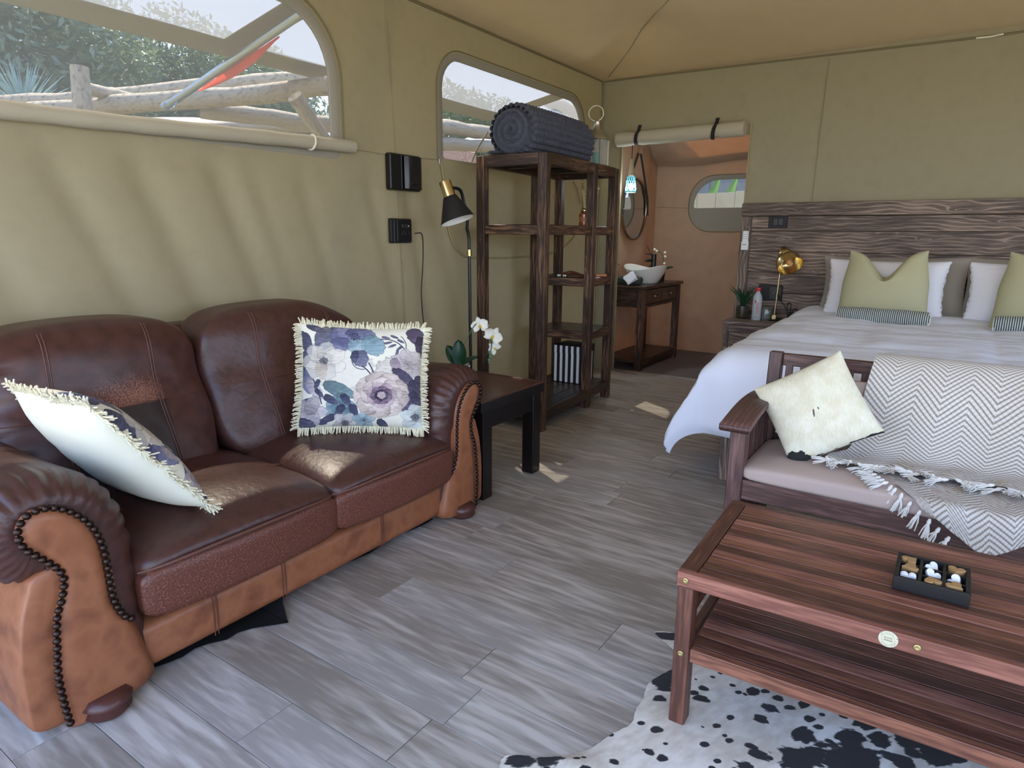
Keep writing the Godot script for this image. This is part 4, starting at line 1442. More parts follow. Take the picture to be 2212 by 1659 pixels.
func side_things() -> void:
	# electrical boxes on the canvas between the windows
	var db := thing("breaker_box", "black electrical breaker box on the canvas wall above the socket", "electrical box", V(WX, 1.56, -3.1))
	bpart(db, "body", V(WX + 0.0, 1.558, -3.235), V(WX + 0.05, 1.772, -2.962), M.black, 0.010)
	var prof := PackedVector2Array([Vector2(-3.225, 0.0), Vector2(-3.06, 0.0), Vector2(-3.075, 0.022), Vector2(-3.12, 0.032), Vector2(-3.20, 0.026), Vector2(-3.225, 0.012)])
	var mb := MB.new()
	mb.prism(prof, 0.196, Transform3D(Basis(V(0, 0, 1), V(1, 0, 0), V(0, 1, 0)), V(WX + 0.05, 1.567, 0)), 0.004)
	var dm := mat(srgb(30, 28, 30), 0.22)
	part(db, "door", mb.mesh(), dm)
	part(db, "latch", box_mesh(V(0.010, 0.010, 0.05), 0.003), M.black, at(V(WX + 0.082, 1.600, -3.14)))
	part(db, "side_lip", box_mesh(V(0.012, 0.20, 0.012), 0.003), M.black, at(V(WX + 0.052, 1.665, -3.055)))
	var so := thing("wall_socket", "black double wall socket below the breaker box with a lamp plugged in", "socket", V(WX, 1.24, -3.06))
	bpart(so, "plate", V(WX, 1.243, -3.156), V(WX + 0.030, 1.392, -2.972), M.black_matt, 0.006)
	bpart(so, "cover", V(WX + 0.028, 1.252, -3.150), V(WX + 0.036, 1.384, -3.02), M.black, 0.004)
	bpart(so, "rocker", V(WX + 0.034, 1.335, -3.125), V(WX + 0.040, 1.36, -3.06), mat(srgb(44, 44, 46), 0.3), 0.003)
	part(so, "indicator", box_mesh(V(0.004, 0.006, 0.006), 0.001), M.white, at(V(WX + 0.041, 1.347, -3.115)))
	for q in [[1.312, -3.075], [1.30, -3.062], [1.30, -3.088]]: part(so, "hole", box_mesh(V(0.003, 0.008, 0.005), 0.001), mat(srgb(70, 70, 72), 0.4), at(V(WX + 0.037, q[0], q[1])))
	bpart(so, "flange", V(WX + 0.02, 1.245, -3.01), V(WX + 0.034, 1.39, -2.995), M.black, 0.004)
	var fl := thing("floor_lamp", "slim black floor lamp with brass socket and black cone shade by the shelf", "lamp", V(-2.6, 0, -3.35))
	part(fl, "plug", lathe_mesh([Vector2(0.0, 0.0), Vector2(0.016, 0.0), Vector2(0.018, 0.02), Vector2(0.008, 0.034), Vector2(0.0, 0.036)], 12), M.black_matt, Transform3D(Basis(V(0, 0, -1), -PI / 2).rotated(V(0, 1, 0), 0.2), V(WX + 0.034, 1.305, -3.135)))
	part(fl, "power_cord", tube_mesh(smooth_path([V(WX + 0.066, 1.302, -3.142), V(WX + 0.08, 1.305, -3.18), V(WX + 0.065, 1.28, -3.215), V(WX + 0.05, 1.20, -3.235), V(WX + 0.045, 1.08, -3.232), V(WX + 0.045, 0.95, -3.215), V(WX + 0.048, 0.82, -3.215), V(WX + 0.05, 0.70, -3.228), V(WX + 0.06, 0.5, -3.24), V(WX + 0.12, 0.2, -3.28), V(-2.62, 0.012, -3.34)], 6), 0.004, 6), M.black_matt)
	# floor lamp
	part(fl, "base", lathe_mesh([Vector2(0, 0), Vector2(0.13, 0.0), Vector2(0.135, 0.012), Vector2(0.12, 0.02), Vector2(0.014, 0.026), Vector2(0, 0.026)], 28), M.black, at(V(-2.6, 0, -3.35)))
	part(fl, "pole", tube_mesh(smooth_path([V(-2.6, 0.02, -3.36), V(-2.6, 0.6, -3.352), V(-2.6, 1.19, -3.347), V(-2.6, 1.30, -3.338), V(-2.6, 1.335, -3.325), V(-2.59, 1.40, -3.315), V(-2.6, 1.50, -3.293), V(-2.6, 1.55, -3.272), V(-2.6, 1.570, -3.24), V(-2.6, 1.572, -3.19)], 5), 0.0105, 10), M.black)
	part(fl, "collar", tube_mesh([V(-2.6, 1.165, -3.3475), V(-2.6, 1.205, -3.346)], 0.0155, 14), M.brass)
	var ax := V(0.05, -0.142, -0.012).normalized()
	var top := V(-2.612, 1.520, -3.175)
	var lx := Transform3D(Basis(ax.cross(V(0, 0, 1)).normalized(), -ax, ax.cross(V(0, 0, 1)).normalized().cross(-ax)), top)
	var sh := part(fl, "shade", lathe_mesh([Vector2(0.108, -0.150), Vector2(0.042, 0.0), Vector2(0.0, 0.0)], 36), M.black_matt, lx)
	part(sh, "lining", lathe_mesh([Vector2(0.0, -0.004), Vector2(0.039, -0.004), Vector2(0.1055, -0.1495)], 36), mat(srgb(236, 236, 230), 0.6), lx)
	part(fl, "socket", lathe_mesh([Vector2(0.0, -0.004), Vector2(0.036, -0.004), Vector2(0.037, 0.0), Vector2(0.037, 0.092), Vector2(0.033, 0.096), Vector2(0.0, 0.096)], 24), M.brass, lx)
	part(fl, "switch", lathe_mesh([Vector2(0, 0), Vector2(0.012, 0), Vector2(0.012, 0.012), Vector2(0, 0.013)], 14), M.chrome, Transform3D(Basis(V(0, 0, 1), -PI / 2), lx * V(0.03, 0.05, 0.012)).translated(V(0.012, 0, 0)))
	part(fl, "bulb", lathe_mesh([Vector2(0.0, -0.13), Vector2(0.02, -0.122), Vector2(0.03, -0.10), Vector2(0.024, -0.07), Vector2(0.014, -0.04), Vector2(0.014, 0.0)], 16), mat(srgb(214, 180, 130), 0.2), lx)
	# dark side table
	var st := thing("side_table", "dark stained square side table between the sofa and the shelf", "side table", V(-2.08, 0, -2.71))
	bpart(st, "top", V(-2.35, 0.455, -3.00), V(-1.815, 0.508, -2.425), M.lacquer, 0.004)
	part(st, "top_panel", box_mesh(V(0.50, 0.006, 0.54), 0.002, ruv()), M.side_top, at(V(-2.083, 0.5095, -2.7125)))
	for q in [[V(-2.35, 0.506, -2.442), V(-1.815, 0.516, -2.425)], [V(-2.35, 0.506, -3.0), V(-1.815, 0.516, -2.983)], [V(-1.832, 0.506, -2.983), V(-1.815, 0.516, -2.442)], [V(-2.35, 0.506, -2.983), V(-2.333, 0.516, -2.442)]]: bpart(st, "edge_lip", q[0], q[1], M.side_top, 0.003)
	for q in [[V(-2.33, 0.36, -2.48), V(-1.84, 0.46, -2.455)], [V(-2.33, 0.36, -2.97), V(-1.84, 0.46, -2.945)], [V(-1.855, 0.36, -2.95), V(-1.835, 0.46, -2.47)], [V(-2.33, 0.36, -2.95), V(-2.31, 0.46, -2.47)]]: bpart(st, "apron", q[0], q[1], M.lacquer, 0.003)
	for x: float in [-1.858, -2.305]:
		for z: float in [-2.483, -2.94]: bpart(st, "leg", V(x - 0.038, 0, z - 0.038), V(x + 0.038, 0.46, z + 0.038), M.lacquer, 0.006)
	orchid("white artificial orchid with dark green leaves on the side table beside the lamp pole", V(-2.20, 0.5125, -2.74))

func petal_mesh(l: float, w: float, cup: float) -> ArrayMesh:
	var rows := []
	for r in 9:
		var u := r / 8.0
		var wd := w * pow(sin(PI * clampf(u * 0.93 + 0.05, 0.0, 1.0)), 0.75)
		var row := []
		for c in 7:
			var t := -1.0 + c / 3.0
			row.append(V(t * wd, u * l, cup * (u * u * 0.6 + t * t * 0.5) * l))
		rows.append(row)
	var b := MB.new()
	b.sheet(rows, Vector2.ONE, false, false, false)
	return b.mesh()

func orchid_bloom(t: Node3D, c: Vector3, face: Vector3, r: float, turn: float) -> void:
	var z := face.normalized()
	var x := Vector3.UP.cross(z).normalized().rotated(z, turn)
	var bs := Basis(x, z.cross(x), z)
	var fl := Node3D.new()
	fl.name = "flower"
	t.add_child(fl, true)
	fl.transform = t.transform.affine_inverse() * Transform3D(bs, c)
	for q in [[PI / 2, 1.0, 0.30, 0.0], [PI / 2 + 2.1, 0.95, 0.28, 0.0], [PI / 2 - 2.1, 0.95, 0.28, 0.0], [0.25, 1.0, 0.52, 0.004], [PI - 0.25, 1.0, 0.52, 0.004]]:
		lpart(fl, "petal", petal_mesh(r * q[1], r * q[2], 0.22), M.petal, Transform3D(Basis(V(0, 0, 1), q[0] - PI / 2), V(0, 0, q[3])))
	lpart(fl, "lip", puff_mesh(V(0.16 * r, 0.22 * r, 0.2 * r), 0.9, 0.9, 10, 8), M.petal_heart, at(V(0, -0.12 * r, 0.16 * r)))

func leaf_blade(p: Vector3, d: Vector3, up: Vector3, l: float, w: float) -> ArrayMesh:
	var rows := []
	var s := d.cross(up).normalized()
	for r in 13:
		var u := r / 12.0
		var wd := w * pow(sin(PI * clampf(0.04 + u * 0.96, 0.0, 1.0)), 0.6)
		var c := p + d * l * u + up * (-0.25 * l * u * u)
		rows.append([c - s * wd + up * 0.006, c - s * wd * 0.5 - up * 0.002, c - up * 0.006, c + s * wd * 0.5 - up * 0.002, c + s * wd + up * 0.006])
	var b := MB.new()
	b.sheet(rows, Vector2.ONE, false, false, false)
	return b.mesh()

func orchid(label: String, o: Vector3) -> void:
	var t := thing("orchid", label, "plant", o)
	part(t, "pot", lathe_mesh([Vector2(0, 0), Vector2(0.045, 0), Vector2(0.058, 0.09), Vector2(0.052, 0.09), Vector2(0.05, 0.08), Vector2(0, 0.08)], 24), M.ceramic, at(o))
	var p := o + V(0, 0.08, 0)
	part(t, "leaf", leaf_blade(p, V(0.12, 0.97, 0.2).normalized(), V(0.65, 0, 0.75).normalized(), 0.155, 0.040), M.leaf_dark)
	part(t, "leaf", leaf_blade(p, V(-0.35, 0.85, 0.35).normalized(), V(0.6, 0.2, 0.75).normalized(), 0.14, 0.034), M.leaf_dark)
	part(t, "leaf", leaf_blade(p, V(0.5, 0.6, -0.5).normalized(), V(0.0, 0.9, 0.3).normalized(), 0.12, 0.03), M.leaf_dark)
	part(t, "stem", tube_mesh(smooth_path([p, V(-2.19, 0.70, -2.76), V(-2.17, 0.79, -2.81), V(-2.16, 0.825, -2.86), V(-2.15, 0.79, -2.93), V(-2.15, 0.70, -2.965), V(-2.148, 0.64, -2.955), V(-2.15, 0.60, -2.945)], 6), 0.0028, 6), M.stem)
	var cam := V(0, 1.3, 0)
	for q in [[V(-2.15, 0.812, -2.858), 0.050, 0.3], [V(-2.15, 0.798, -2.905), 0.026, 1.0], [V(-2.13, 0.742, -2.955), 0.056, -0.5], [V(-2.14, 0.668, -2.985), 0.042, 0.9]]:
		orchid_bloom(t, q[0], (cam - q[0]).normalized() + V(0.1, -0.15, 0.25), q[1], q[2])
	for q in [[V(-2.148, 0.645, -2.95), 0.013], [V(-2.15, 0.622, -2.955), 0.012], [V(-2.15, 0.604, -2.942), 0.010], [V(-2.15, 0.588, -2.945), 0.009]]:
		part(t, "bud", puff_mesh(V(q[1] * 0.8, q[1], q[1] * 0.8), 0.9, 0.9, 10, 8), M.bud, at(q[0]))

func shelf() -> void:
	var o := V(-2.19, 0, -3.597)
	var t := thing("open_shelf", "tall open shelf of dark stained timber posts and rails in front of the far window", "shelf", o, "", 0.063)
	var bx := func(called: String, lo: Vector3, hi: Vector3, m: Material): lpart(t, called, box_mesh(hi - lo, 0.004, ruv()), m, at((lo + hi) * 0.5))
	var W := 0.52
	var D := 1.20
	var MID := 0.74
	var pw := 0.062
	var H := 1.80
	for q in [[-pw, -pw], [-W, -pw], [-pw, -MID - pw], [-W, -MID - pw], [-pw, -D], [-W, -D]]:
		bx.call("post", V(q[0], 0, q[1]), V(q[0] + pw, H - 0.004, q[1] + pw), M.shelf_wood)
	# top frame
	bx.call("top_rail", V(-W + pw, H - 0.072, -0.05), V(-pw, H, -0.004), M.shelf_wood)
	bx.call("top_rail", V(-W + pw, H - 0.072, -D + 0.004), V(-pw, H, -D + 0.05), M.shelf_wood)
	for x: float in [-0.05, -W + 0.004]:
		bx.call("top_rail", V(x, H - 0.072, -D + pw), V(x + 0.046, H, -pw), M.shelf_wood)
	for k in 5: bx.call("top_board", V(-W + 0.052 + k * 0.0835, H - 0.024, -D + 0.05), V(-W + 0.052 + (k + 1) * 0.0835 - 0.002, H - 0.004, -0.05), M.shelf_wood)
	for z: float in [-0.35, -0.8]: bx.call("batten", V(-W + 0.05, H - 0.06, z), V(-0.05, H - 0.026, z + 0.05), M.dark_wood)
	# eye-level shelf through both bays
	for x: float in [-0.052, -W + 0.006]:
		bx.call("rail", V(x, 1.30, -D + pw), V(x + 0.046, 1.362, -MID - pw), M.shelf_wood)
	bx.call("rail", V(-W + pw, 1.30, -0.054), V(-pw, 1.362, -0.008), M.shelf_wood)
	bx.call("rail", V(-W + pw, 1.30, -MID - 0.054), V(-pw, 1.362, -MID - 0.008), M.shelf_wood)
	bx.call("rail", V(-W + pw, 1.30, -D + 0.008), V(-pw, 1.362, -D + 0.054), M.shelf_wood)
	bx.call("shelf_board", V(-W + 0.055, 1.345, -D + 0.05), V(-0.055, 1.366, -MID - 0.06), M.dark_wood)
	for x: float in [-0.052, -W + 0.006]: bx.call("rail", V(x, 1.30, -MID), V(x + 0.046, 1.362, -pw), M.shelf_wood)
	bx.call("shelf_board", V(-W + 0.055, 1.345, -MID), V(-0.055, 1.366, -0.056), M.dark_wood)
	# two shelves in the far bay only
	for y: float in [0.99, 0.59]:
		bx.call("rail", V(-W + pw, y - 0.065, -MID - 0.05), V(-pw, y - 0.002, -MID - 0.004), M.shelf_wood)
		bx.call("rail", V(-W + pw, y - 0.065, -D + 0.004), V(-pw, y - 0.002, -D + 0.05), M.shelf_wood)
		for x: float in [-0.05, -W + 0.004]: bx.call("rail", V(x, y - 0.065, -D + pw), V(x + 0.046, y - 0.002, -MID - pw), M.shelf_wood)
		bx.call("shelf_board", V(-W + 0.01, y - 0.02, -D + pw * 0.2), V(-0.01, y, -MID - 0.01), M.dark_wood)
	# bottom shelf
	for x: float in [-0.046, -W]: bx.call("rail", V(x, 0.075, -D + pw), V(x + 0.046, 0.145, -pw), M.dark_wood)
	for z: float in [-0.05, -D + 0.004]: bx.call("rail", V(-W + pw, 0.075, z), V(-pw, 0.145, z + 0.046), M.dark_wood)
	for k in 4: bx.call("shelf_board", V(-W + 0.046 + k * 0.107, 0.122, -D + 0.05), V(-W + 0.046 + (k + 1) * 0.107 - 0.002, 0.143, -0.052), M.dark_wood)
	# rolled plush blanket
	var rl := thing("rolled_blanket", "charcoal plush blanket rolled up on top of the open shelf", "blanket", V(-2.47, 1.80, -4.05), "", 0.05)
	var rows := []
	var L := 0.94
	var R := 0.148
	for r in 159:
		var z := -L / 2 + L * r / 158.0
		var e := clampf((L / 2 - absf(z)) / 0.06, 0.0, 1.0)
		var row := []
		for c in 144:
			var a := TAU * c / 144.0
			var bump := absf(sin(z * 76.0)) * absf(sin(a * 12.0))
			var rr := (R - 0.02 + 0.02 * sqrt(e * (2.0 - e))) + 0.028 * pow(bump, 0.6) + 0.006 * sin(a * 2.0 + z * 3.0)
			var y := sin(a) * rr
			if y < -0.128: y = -0.128 + (y + 0.128) * 0.3
			row.append(V(cos(a) * rr, R + y * 1.0 - 0.008, z))
		rows.append(row)
	var mb := MB.new()
	mb.sheet(rows, Vector2.ONE, true, false, false)
	lpart(rl, "outer_layer", mb.mesh(), M.plush)
	# the coiled ends
	for s: float in [1.0, -1.0]:
		rows = []
		for r in 40:
			var row := []
			for c in 97:
				var a := TAU * c / 96.0
				var rr := R * 0.97 * r / 39.0
				var coil := rr / R * 3.4 - a / TAU
				var bump := absf(sin(rr * 90.0)) * absf(sin(a * 9.0 + 2.0))
				var z: float = s * (L / 2 - 0.02 + 0.026 * absf(sin(coil * PI)) + 0.010 * bump - 0.03 * smoothstep(0.85, 1.0, rr / R))
				row.append(V(cos(a) * rr, R + sin(a) * rr * 0.97 - 0.01, z))
			rows.append(row)
		mb = MB.new()
		mb.sheet(rows, Vector2.ONE, false, false, s > 0.0)
		lpart(rl, "coiled_end", mb.mesh(), M.plush)
	lpart(rl, "loose_edge", puff_mesh(V(0.07, 0.016, 0.44), 0.6, 0.4, 24, 10), M.plush, at(V(-0.14, 0.020, 0.02)))
	# lantern
	var lp := V(-2.40, 1.80, -4.66)
	var ln := thing("lantern", "small metal lantern with glass sides and ring handle behind the rolled blanket", "lantern", lp)
	bpart(ln, "base", lp + V(-0.075, 0, -0.075), lp + V(0.075, 0.018, 0.075), M.silver, 0.004)
	for x: float in [-0.068, 0.068]:
		for z: float in [-0.068, 0.068]: bpart(ln, "frame_post", lp + V(x - 0.005, 0.018, z - 0.005), lp + V(x + 0.005, 0.20, z + 0.005), M.silver, 0.002)
	for q in [[V(-0.066, 0.02, 0.066), V(0.066, 0.198, 0.069)], [V(0.066, 0.02, -0.066), V(0.069, 0.198, 0.066)], [V(-0.066, 0.02, -0.069), V(0.066, 0.198, -0.066)], [V(-0.069, 0.02, -0.066), V(-0.066, 0.198, 0.066)]]: bpart(ln, "glass_pane", lp + q[0], lp + q[1], M.glass, 0.0)
	mb = MB.new()
	mb.lathe([Vector2(0.0, 0.198), Vector2(0.112, 0.198), Vector2(0.108, 0.208), Vector2(0.06, 0.255), Vector2(0.035, 0.275), Vector2(0.033, 0.325), Vector2(0.045, 0.33), Vector2(0.0, 0.345)], 4, Transform3D(Basis(V(0, 1, 0), PI / 4), Vector3.ZERO))
	part(ln, "roof", mb.mesh(), M.silver, at(lp))
	var ring := []
	for k in 17: ring.append(lp + V(0.05 * sin(TAU * k / 16.0), 0.385 - 0.055 * cos(TAU * k / 16.0), -0.022 * sin(TAU * k / 16.0) + 0.02))
	part(ln, "handle", tube_mesh(ring, 0.006, 6), M.silver)
	part(ln, "candle", lathe_mesh([Vector2(0, 0), Vector2(0.03, 0), Vector2(0.03, 0.09), Vector2(0, 0.092)], 18), mat(srgb(96, 160, 150), 0.6), at(lp + V(0, 0.018, 0)))
	# reed diffuser
	var dp := V(-2.405, 1.366, -4.52)
	var df := thing("reed_diffuser", "amber glass reed diffuser on the eye-level shelf", "diffuser", dp)
	var amb := mat(srgb(150, 70, 30), 0.08); amb.metallic_specular = 0.8
	part(df, "bottle", lathe_mesh([Vector2(0, 0), Vector2(0.040, 0), Vector2(0.043, 0.006), Vector2(0.043, 0.085), Vector2(0.036, 0.098), Vector2(0.026, 0.102), Vector2(0, 0.102)], 24), amb, at(dp))
	part(df, "label_band", lathe_mesh([Vector2(0.0435, 0.03), Vector2(0.0438, 0.031), Vector2(0.0438, 0.066), Vector2(0.0435, 0.067)], 24), mat(srgb(176, 110, 70), 0.4), at(dp))
	part(df, "collar", lathe_mesh([Vector2(0.0, 0.10), Vector2(0.031, 0.10), Vector2(0.031, 0.128), Vector2(0.0, 0.13)], 20), M.brass, at(dp))
	for q in [[-0.018, 0.27, 0.010], [-0.034, 0.265, -0.012], [-0.006, 0.255, 0.014], [0.012, 0.20, -0.01]]: part(df, "reed", tube_mesh([dp + V(0, 0.11, 0), dp + V(q[0], q[1], q[2])], 0.0028, 5), mat(srgb(206, 180, 130), 0.7))
	var tw := []
	for k in 24: tw.append(dp + V(0.010 + 0.008 * sin(k * 1.4), 0.12 + k * 0.006, -0.01 + 0.008 * cos(k * 1.4)))
	part(df, "curled_twig", tube_mesh(tw, 0.0022, 5), M.black_matt)
	# beaded leather bundle
	var bp := V(-2.42, 0.991, -4.42)
	var bd := thing("beaded_whip", "brown leather thong bundle with pale beads lying across the third shelf", "ornament", bp)
	for k in 7:
		var yy := 0.006 + 0.005 * (k % 3)
		part(bd, "thong", tube_mesh(smooth_path([bp + V(-0.12, yy, 0.035 - k * 0.010), bp + V(-0.03, yy + 0.022 * sin(k * 1.1) * 0.6 + 0.012, 0.02 - k * 0.008), bp + V(0.08, yy, 0.028 - k * 0.009), bp + V(0.17, yy, 0.022 - k * 0.006)], 6), 0.0055, 6), mat(srgb(96, 52, 36), 0.5))
	part(bd, "handle", tube_mesh([bp + V(0.10, 0.014, 0.0), bp + V(0.24, 0.018, -0.05)], 0.010, 8), mat(srgb(176, 112, 70), 0.5))
	for k in 5: part(bd, "bead", puff_mesh(V(0.008, 0.008, 0.008), 1.0, 1.0, 10, 8), M.cream if k != 2 else M.black, at(bp + V(-0.12 + k * 0.016, 0.008, 0.048)))
	# striped box
	var sp := V(-2.515, 0.1465, -4.61)
	var bo := thing("striped_box", "black and white striped storage box with a lid on the bottom shelf", "box", sp, "", 0.063)
	lpart(bo, "body", box_mesh(V(0.244, 0.24, 0.26), 0.002), M.black_matt, at(V(0, 0.12, 0)))
	lpart(bo, "lid", box_mesh(V(0.252, 0.062, 0.268), 0.002), M.black_matt, at(V(0, 0.265, 0)))
	for k in 5:
		var x := -0.098 + k * 0.049
		lpart(bo, "stripe", box_mesh(V(0.0225, 0.236, 0.2625), 0.0005), M.white, at(V(x, 0.119, 0)))
		if k < 4: lpart(bo, "side_stripe", box_mesh(V(0.2465, 0.236, 0.0225), 0.0005), M.white, at(V(0, 0.119, -0.085 + k * 0.057)))
		lpart(bo, "lid_stripe", box_mesh(V(0.0225, 0.060, 0.2705), 0.0005), M.white, at(V(x, 0.265, 0)))

func vanity() -> void:
	var t := thing("vanity_table", "dark stained wooden vanity table with two drawers in the bathroom doorway", "table", V(-2.68, 0, -6.37))
	var a := V(-2.93, 0, -6.90)
	var b := V(-2.45, 0.83, -5.86)
	bpart(t, "top", V(a.x, 0.80, a.z), V(b.x, 0.83, b.z), M.shelf_wood, 0.005)
	for x in [a.x + 0.03, b.x - 0.085]:
		for z in [a.z + 0.02, b.z - 0.08]: bpart(t, "leg", V(x, 0, z), V(x + 0.065, 0.80, z + 0.065), M.shelf_wood, 0.005)
	bpart(t, "apron", V(a.x + 0.03, 0.62, b.z - 0.06), V(b.x - 0.03, 0.80, b.z - 0.03), M.shelf_wood, 0.003)
	bpart(t, "apron", V(a.x + 0.03, 0.62, a.z + 0.03), V(b.x - 0.03, 0.80, a.z + 0.06), M.shelf_wood, 0.003)
	bpart(t, "apron", V(a.x + 0.04, 0.62, a.z + 0.03), V(a.x + 0.06, 0.80, b.z - 0.03), M.shelf_wood, 0.003)
	bpart(t, "side_panel", V(b.x - 0.07, 0.62, a.z + 0.03), V(b.x - 0.045, 0.80, b.z - 0.03), M.dark_wood, 0.003)
	bpart(t, "moulding", V(b.x - 0.05, 0.615, a.z + 0.08), V(b.x - 0.028, 0.64, b.z - 0.08), M.shelf_wood, 0.004)
	for k in 2:
		var z0 := b.z - 0.09 - k * 0.43
		var d := bpart(t, "drawer", V(b.x - 0.055, 0.655, z0 - 0.41), V(b.x - 0.028, 0.785, z0), M.shelf_wood, 0.004)
		part(d, "knob", lathe_mesh([Vector2(0, 0), Vector2(0.006, 0), Vector2(0.008, 0.012), Vector2(0.014, 0.02), Vector2(0.0, 0.026)], 14), M.brass_dull, Transform3D(Basis(V(0, 0, 1), -PI / 2), V(b.x - 0.028, 0.72, z0 - 0.2)))
	part(t, "drawer_face", box_mesh(V(0.30, 0.12, 0.014), 0.004, ruv()), M.dark_wood, at(V(-2.69, 0.71, b.z - 0.028)))
	bpart(t, "low_shelf", V(a.x + 0.02, 0.075, a.z + 0.02), V(b.x - 0.03, 0.105, b.z - 0.02), M.dark_wood, 0.004)
	bpart(t, "low_rail", V(b.x - 0.075, 0.03, a.z + 0.05), V(b.x - 0.03, 0.08, b.z - 0.05), M.dark_wood, 0.004)
	# basin with a rim that dips in the middle
	var c := V(-2.63, 0.831, -6.27)
	var bs := thing("basin", "white ceramic vessel basin with a wavy rim on the vanity table", "basin", c)
	var rows := []
	for q in [[0.0, 0.0, 0.0], [0.105, 0.0, 0.0], [0.12, 0.006, 0.0], [0.15, 0.05, 0.25], [0.18, 0.10, 0.6], [0.198, 0.15, 1.0], [0.200, 0.162, 1.0], [0.193, 0.162, 1.0], [0.175, 0.11, 0.8], [0.14, 0.05, 0.3], [0.06, 0.022, 0.0], [0.0, 0.02, 0.0]]:
		var row := []
		for k in 48:
			var g := TAU * k / 48
			var y: float = q[1] + q[2] * 0.024 * cos(2.0 * (g - 0.2))
			row.append(c + V(cos(g) * q[0] * 1.06, y, sin(g) * q[0] * 1.12))
		rows.append(row)
	var mb := MB.new()
	mb.sheet(rows, Vector2.ONE, true, false, true)
	part(bs, "bowl", mb.mesh(), M.ceramic)
	part(bs, "sticker", box_mesh(V(0.055, 0.026, 0.001), 0.0), mat(srgb(206, 206, 200), 0.6), Transform3D(Basis(V(0, 1, 0), -0.15), V(-2.715, 0.955, -6.072)))
	for k in 3: part(bs, "print_line", box_mesh(V(0.046 - 0.008 * (k % 2), 0.003, 0.001), 0.0), M.black_matt, Transform3D(Basis(V(0, 1, 0), -0.15), V(-2.714, 0.963 - k * 0.008, -6.0705)))
	# tall black mixer and the sprig behind the basin
	var mp := V(-2.66, 0.831, -6.55)
	var mx := thing("basin_mixer", "tall black basin mixer tap standing behind the white basin", "tap", mp)
	part(mx, "body", lathe_mesh([Vector2(0, 0), Vector2(0.03, 0), Vector2(0.03, 0.01), Vector2(0.026, 0.012), Vector2(0.026, 0.28), Vector2(0, 0.285)], 20), M.black, at(mp))
	part(mx, "spout", tube_mesh([mp + V(0, 0.225, 0), mp + V(-0.03, 0.215, 0.12)], 0.014, 10), M.black)
	part(mx, "handle", tube_mesh([mp + V(-0.02, 0.275, 0), mp + V(-0.09, 0.285, 0.02)], 0.007, 8), M.black)
	var vp := V(-2.60, 0.831, -6.62)
	var sg := thing("orchid_sprig", "small white orchid sprig in a dark pot behind the black mixer tap", "plant", vp)
	part(sg, "pot", lathe_mesh([Vector2(0, 0), Vector2(0.035, 0), Vector2(0.045, 0.1), Vector2(0, 0.1)], 16), M.black_matt, at(vp))
	part(sg, "stem", tube_mesh(smooth_path([vp + V(0, 0.08, 0), vp + V(0.02, 0.26, 0.02), vp + V(-0.06, 0.33, 0.05)], 5), 0.003, 5), M.stem)
	part(sg, "twig", tube_mesh([vp + V(-0.03, 0.1, 0), vp + V(-0.16, 0.36, 0.02)], 0.004, 5), M.black_matt)
	for q in [V(-0.06, 0.33, 0.06), V(-0.035, 0.315, 0.06), V(0.05, 0.30, 0.05), V(0.055, 0.26, 0.05), V(0.05, 0.19, 0.05)]:
		part(sg, "blossom", puff_mesh(V(0.014, 0.012, 0.008), 1.0, 1.0, 10, 8), M.petal, at(vp + q))
	for q in [V(0.8, 0.5, 0.2), V(-0.7, 0.5, 0.3)]: part(sg, "leaf", leaf_blade(vp + V(0, 0.1, 0), q.normalized(), V(0, 0.8, 0.6).normalized(), 0.16, 0.022), M.leaf_dark)
	# soap pump, rolled towel, folded face cloth
	var p := V(-2.85, 0.831, -6.02)
	var so := thing("soap_dispenser", "black soap dispenser with a pump on the left of the vanity table", "soap dispenser", p)
	part(so, "bottle", lathe_mesh([Vector2(0, 0), Vector2(0.034, 0), Vector2(0.036, 0.004), Vector2(0.036, 0.125), Vector2(0.03, 0.13), Vector2(0, 0.13)], 20), M.black_matt, at(p))
	part(so, "collar", lathe_mesh([Vector2(0, 0.128), Vector2(0.033, 0.128), Vector2(0.033, 0.136), Vector2(0, 0.136)], 20), M.brass_dull, at(p))
	part(so, "pump", tube_mesh([p + V(0, 0.136, 0), p + V(0, 0.185, 0), p + V(0.002, 0.19, 0.002), p + V(0.045, 0.188, 0.0)], 0.007, 8), M.black)
	var tp := V(-2.68, 0.831, -5.945)
	var tw := thing("rolled_towel", "dark green rolled towel on the front of the vanity table", "towel", tp)
	rows = []
	for r in 25:
		var x := -0.15 + 0.3 * r / 24.0
		var row := []
		for k in 30:
			var g := TAU * k / 30
			var rr := 0.042 - 0.006 * pow(absf(x) / 0.15, 8.0) + 0.0015 * sin(g * 7.0 + x * 40.0)
			row.append(tp + V(x, 0.041 + sin(g) * rr, cos(g) * rr))
		rows.append(row)
	mb = MB.new()
	mb.sheet(rows, Vector2.ONE, true, false, false)
	part(tw, "roll", mb.mesh(), M.dark_towel)
	for s: float in [-1.0, 1.0]:
		var sp := []
		for k in 50:
			var g := k * 0.45
			sp.append(tp + V(s * 0.148, 0.041 + sin(g) * (0.004 + k * 0.00066), cos(g) * (0.004 + k * 0.00066)))
		part(tw, "coil", tube_mesh(sp, 0.005, 6), M.dark_towel)
	var fc := thing("face_cloth", "white folded face cloth leaning on the rolled green towel", "cloth", V(-2.62, 0.835, -5.89))
	for k in 3:
		part(fc, "fold", box_mesh(V(0.112 - 0.008 * k, 0.112 - 0.006 * k, 0.010), 0.004), M.white_cloth, Transform3D(Basis(V(1, 0, 0), -0.5) * Basis(V(0, 0, 1), PI / 4 + 0.12 * (k - 1)), V(-2.62, 0.90, -5.892 + k * 0.010)))
	# round mirror on a strap
	var mc := V(-2.935, 1.565, -6.62)
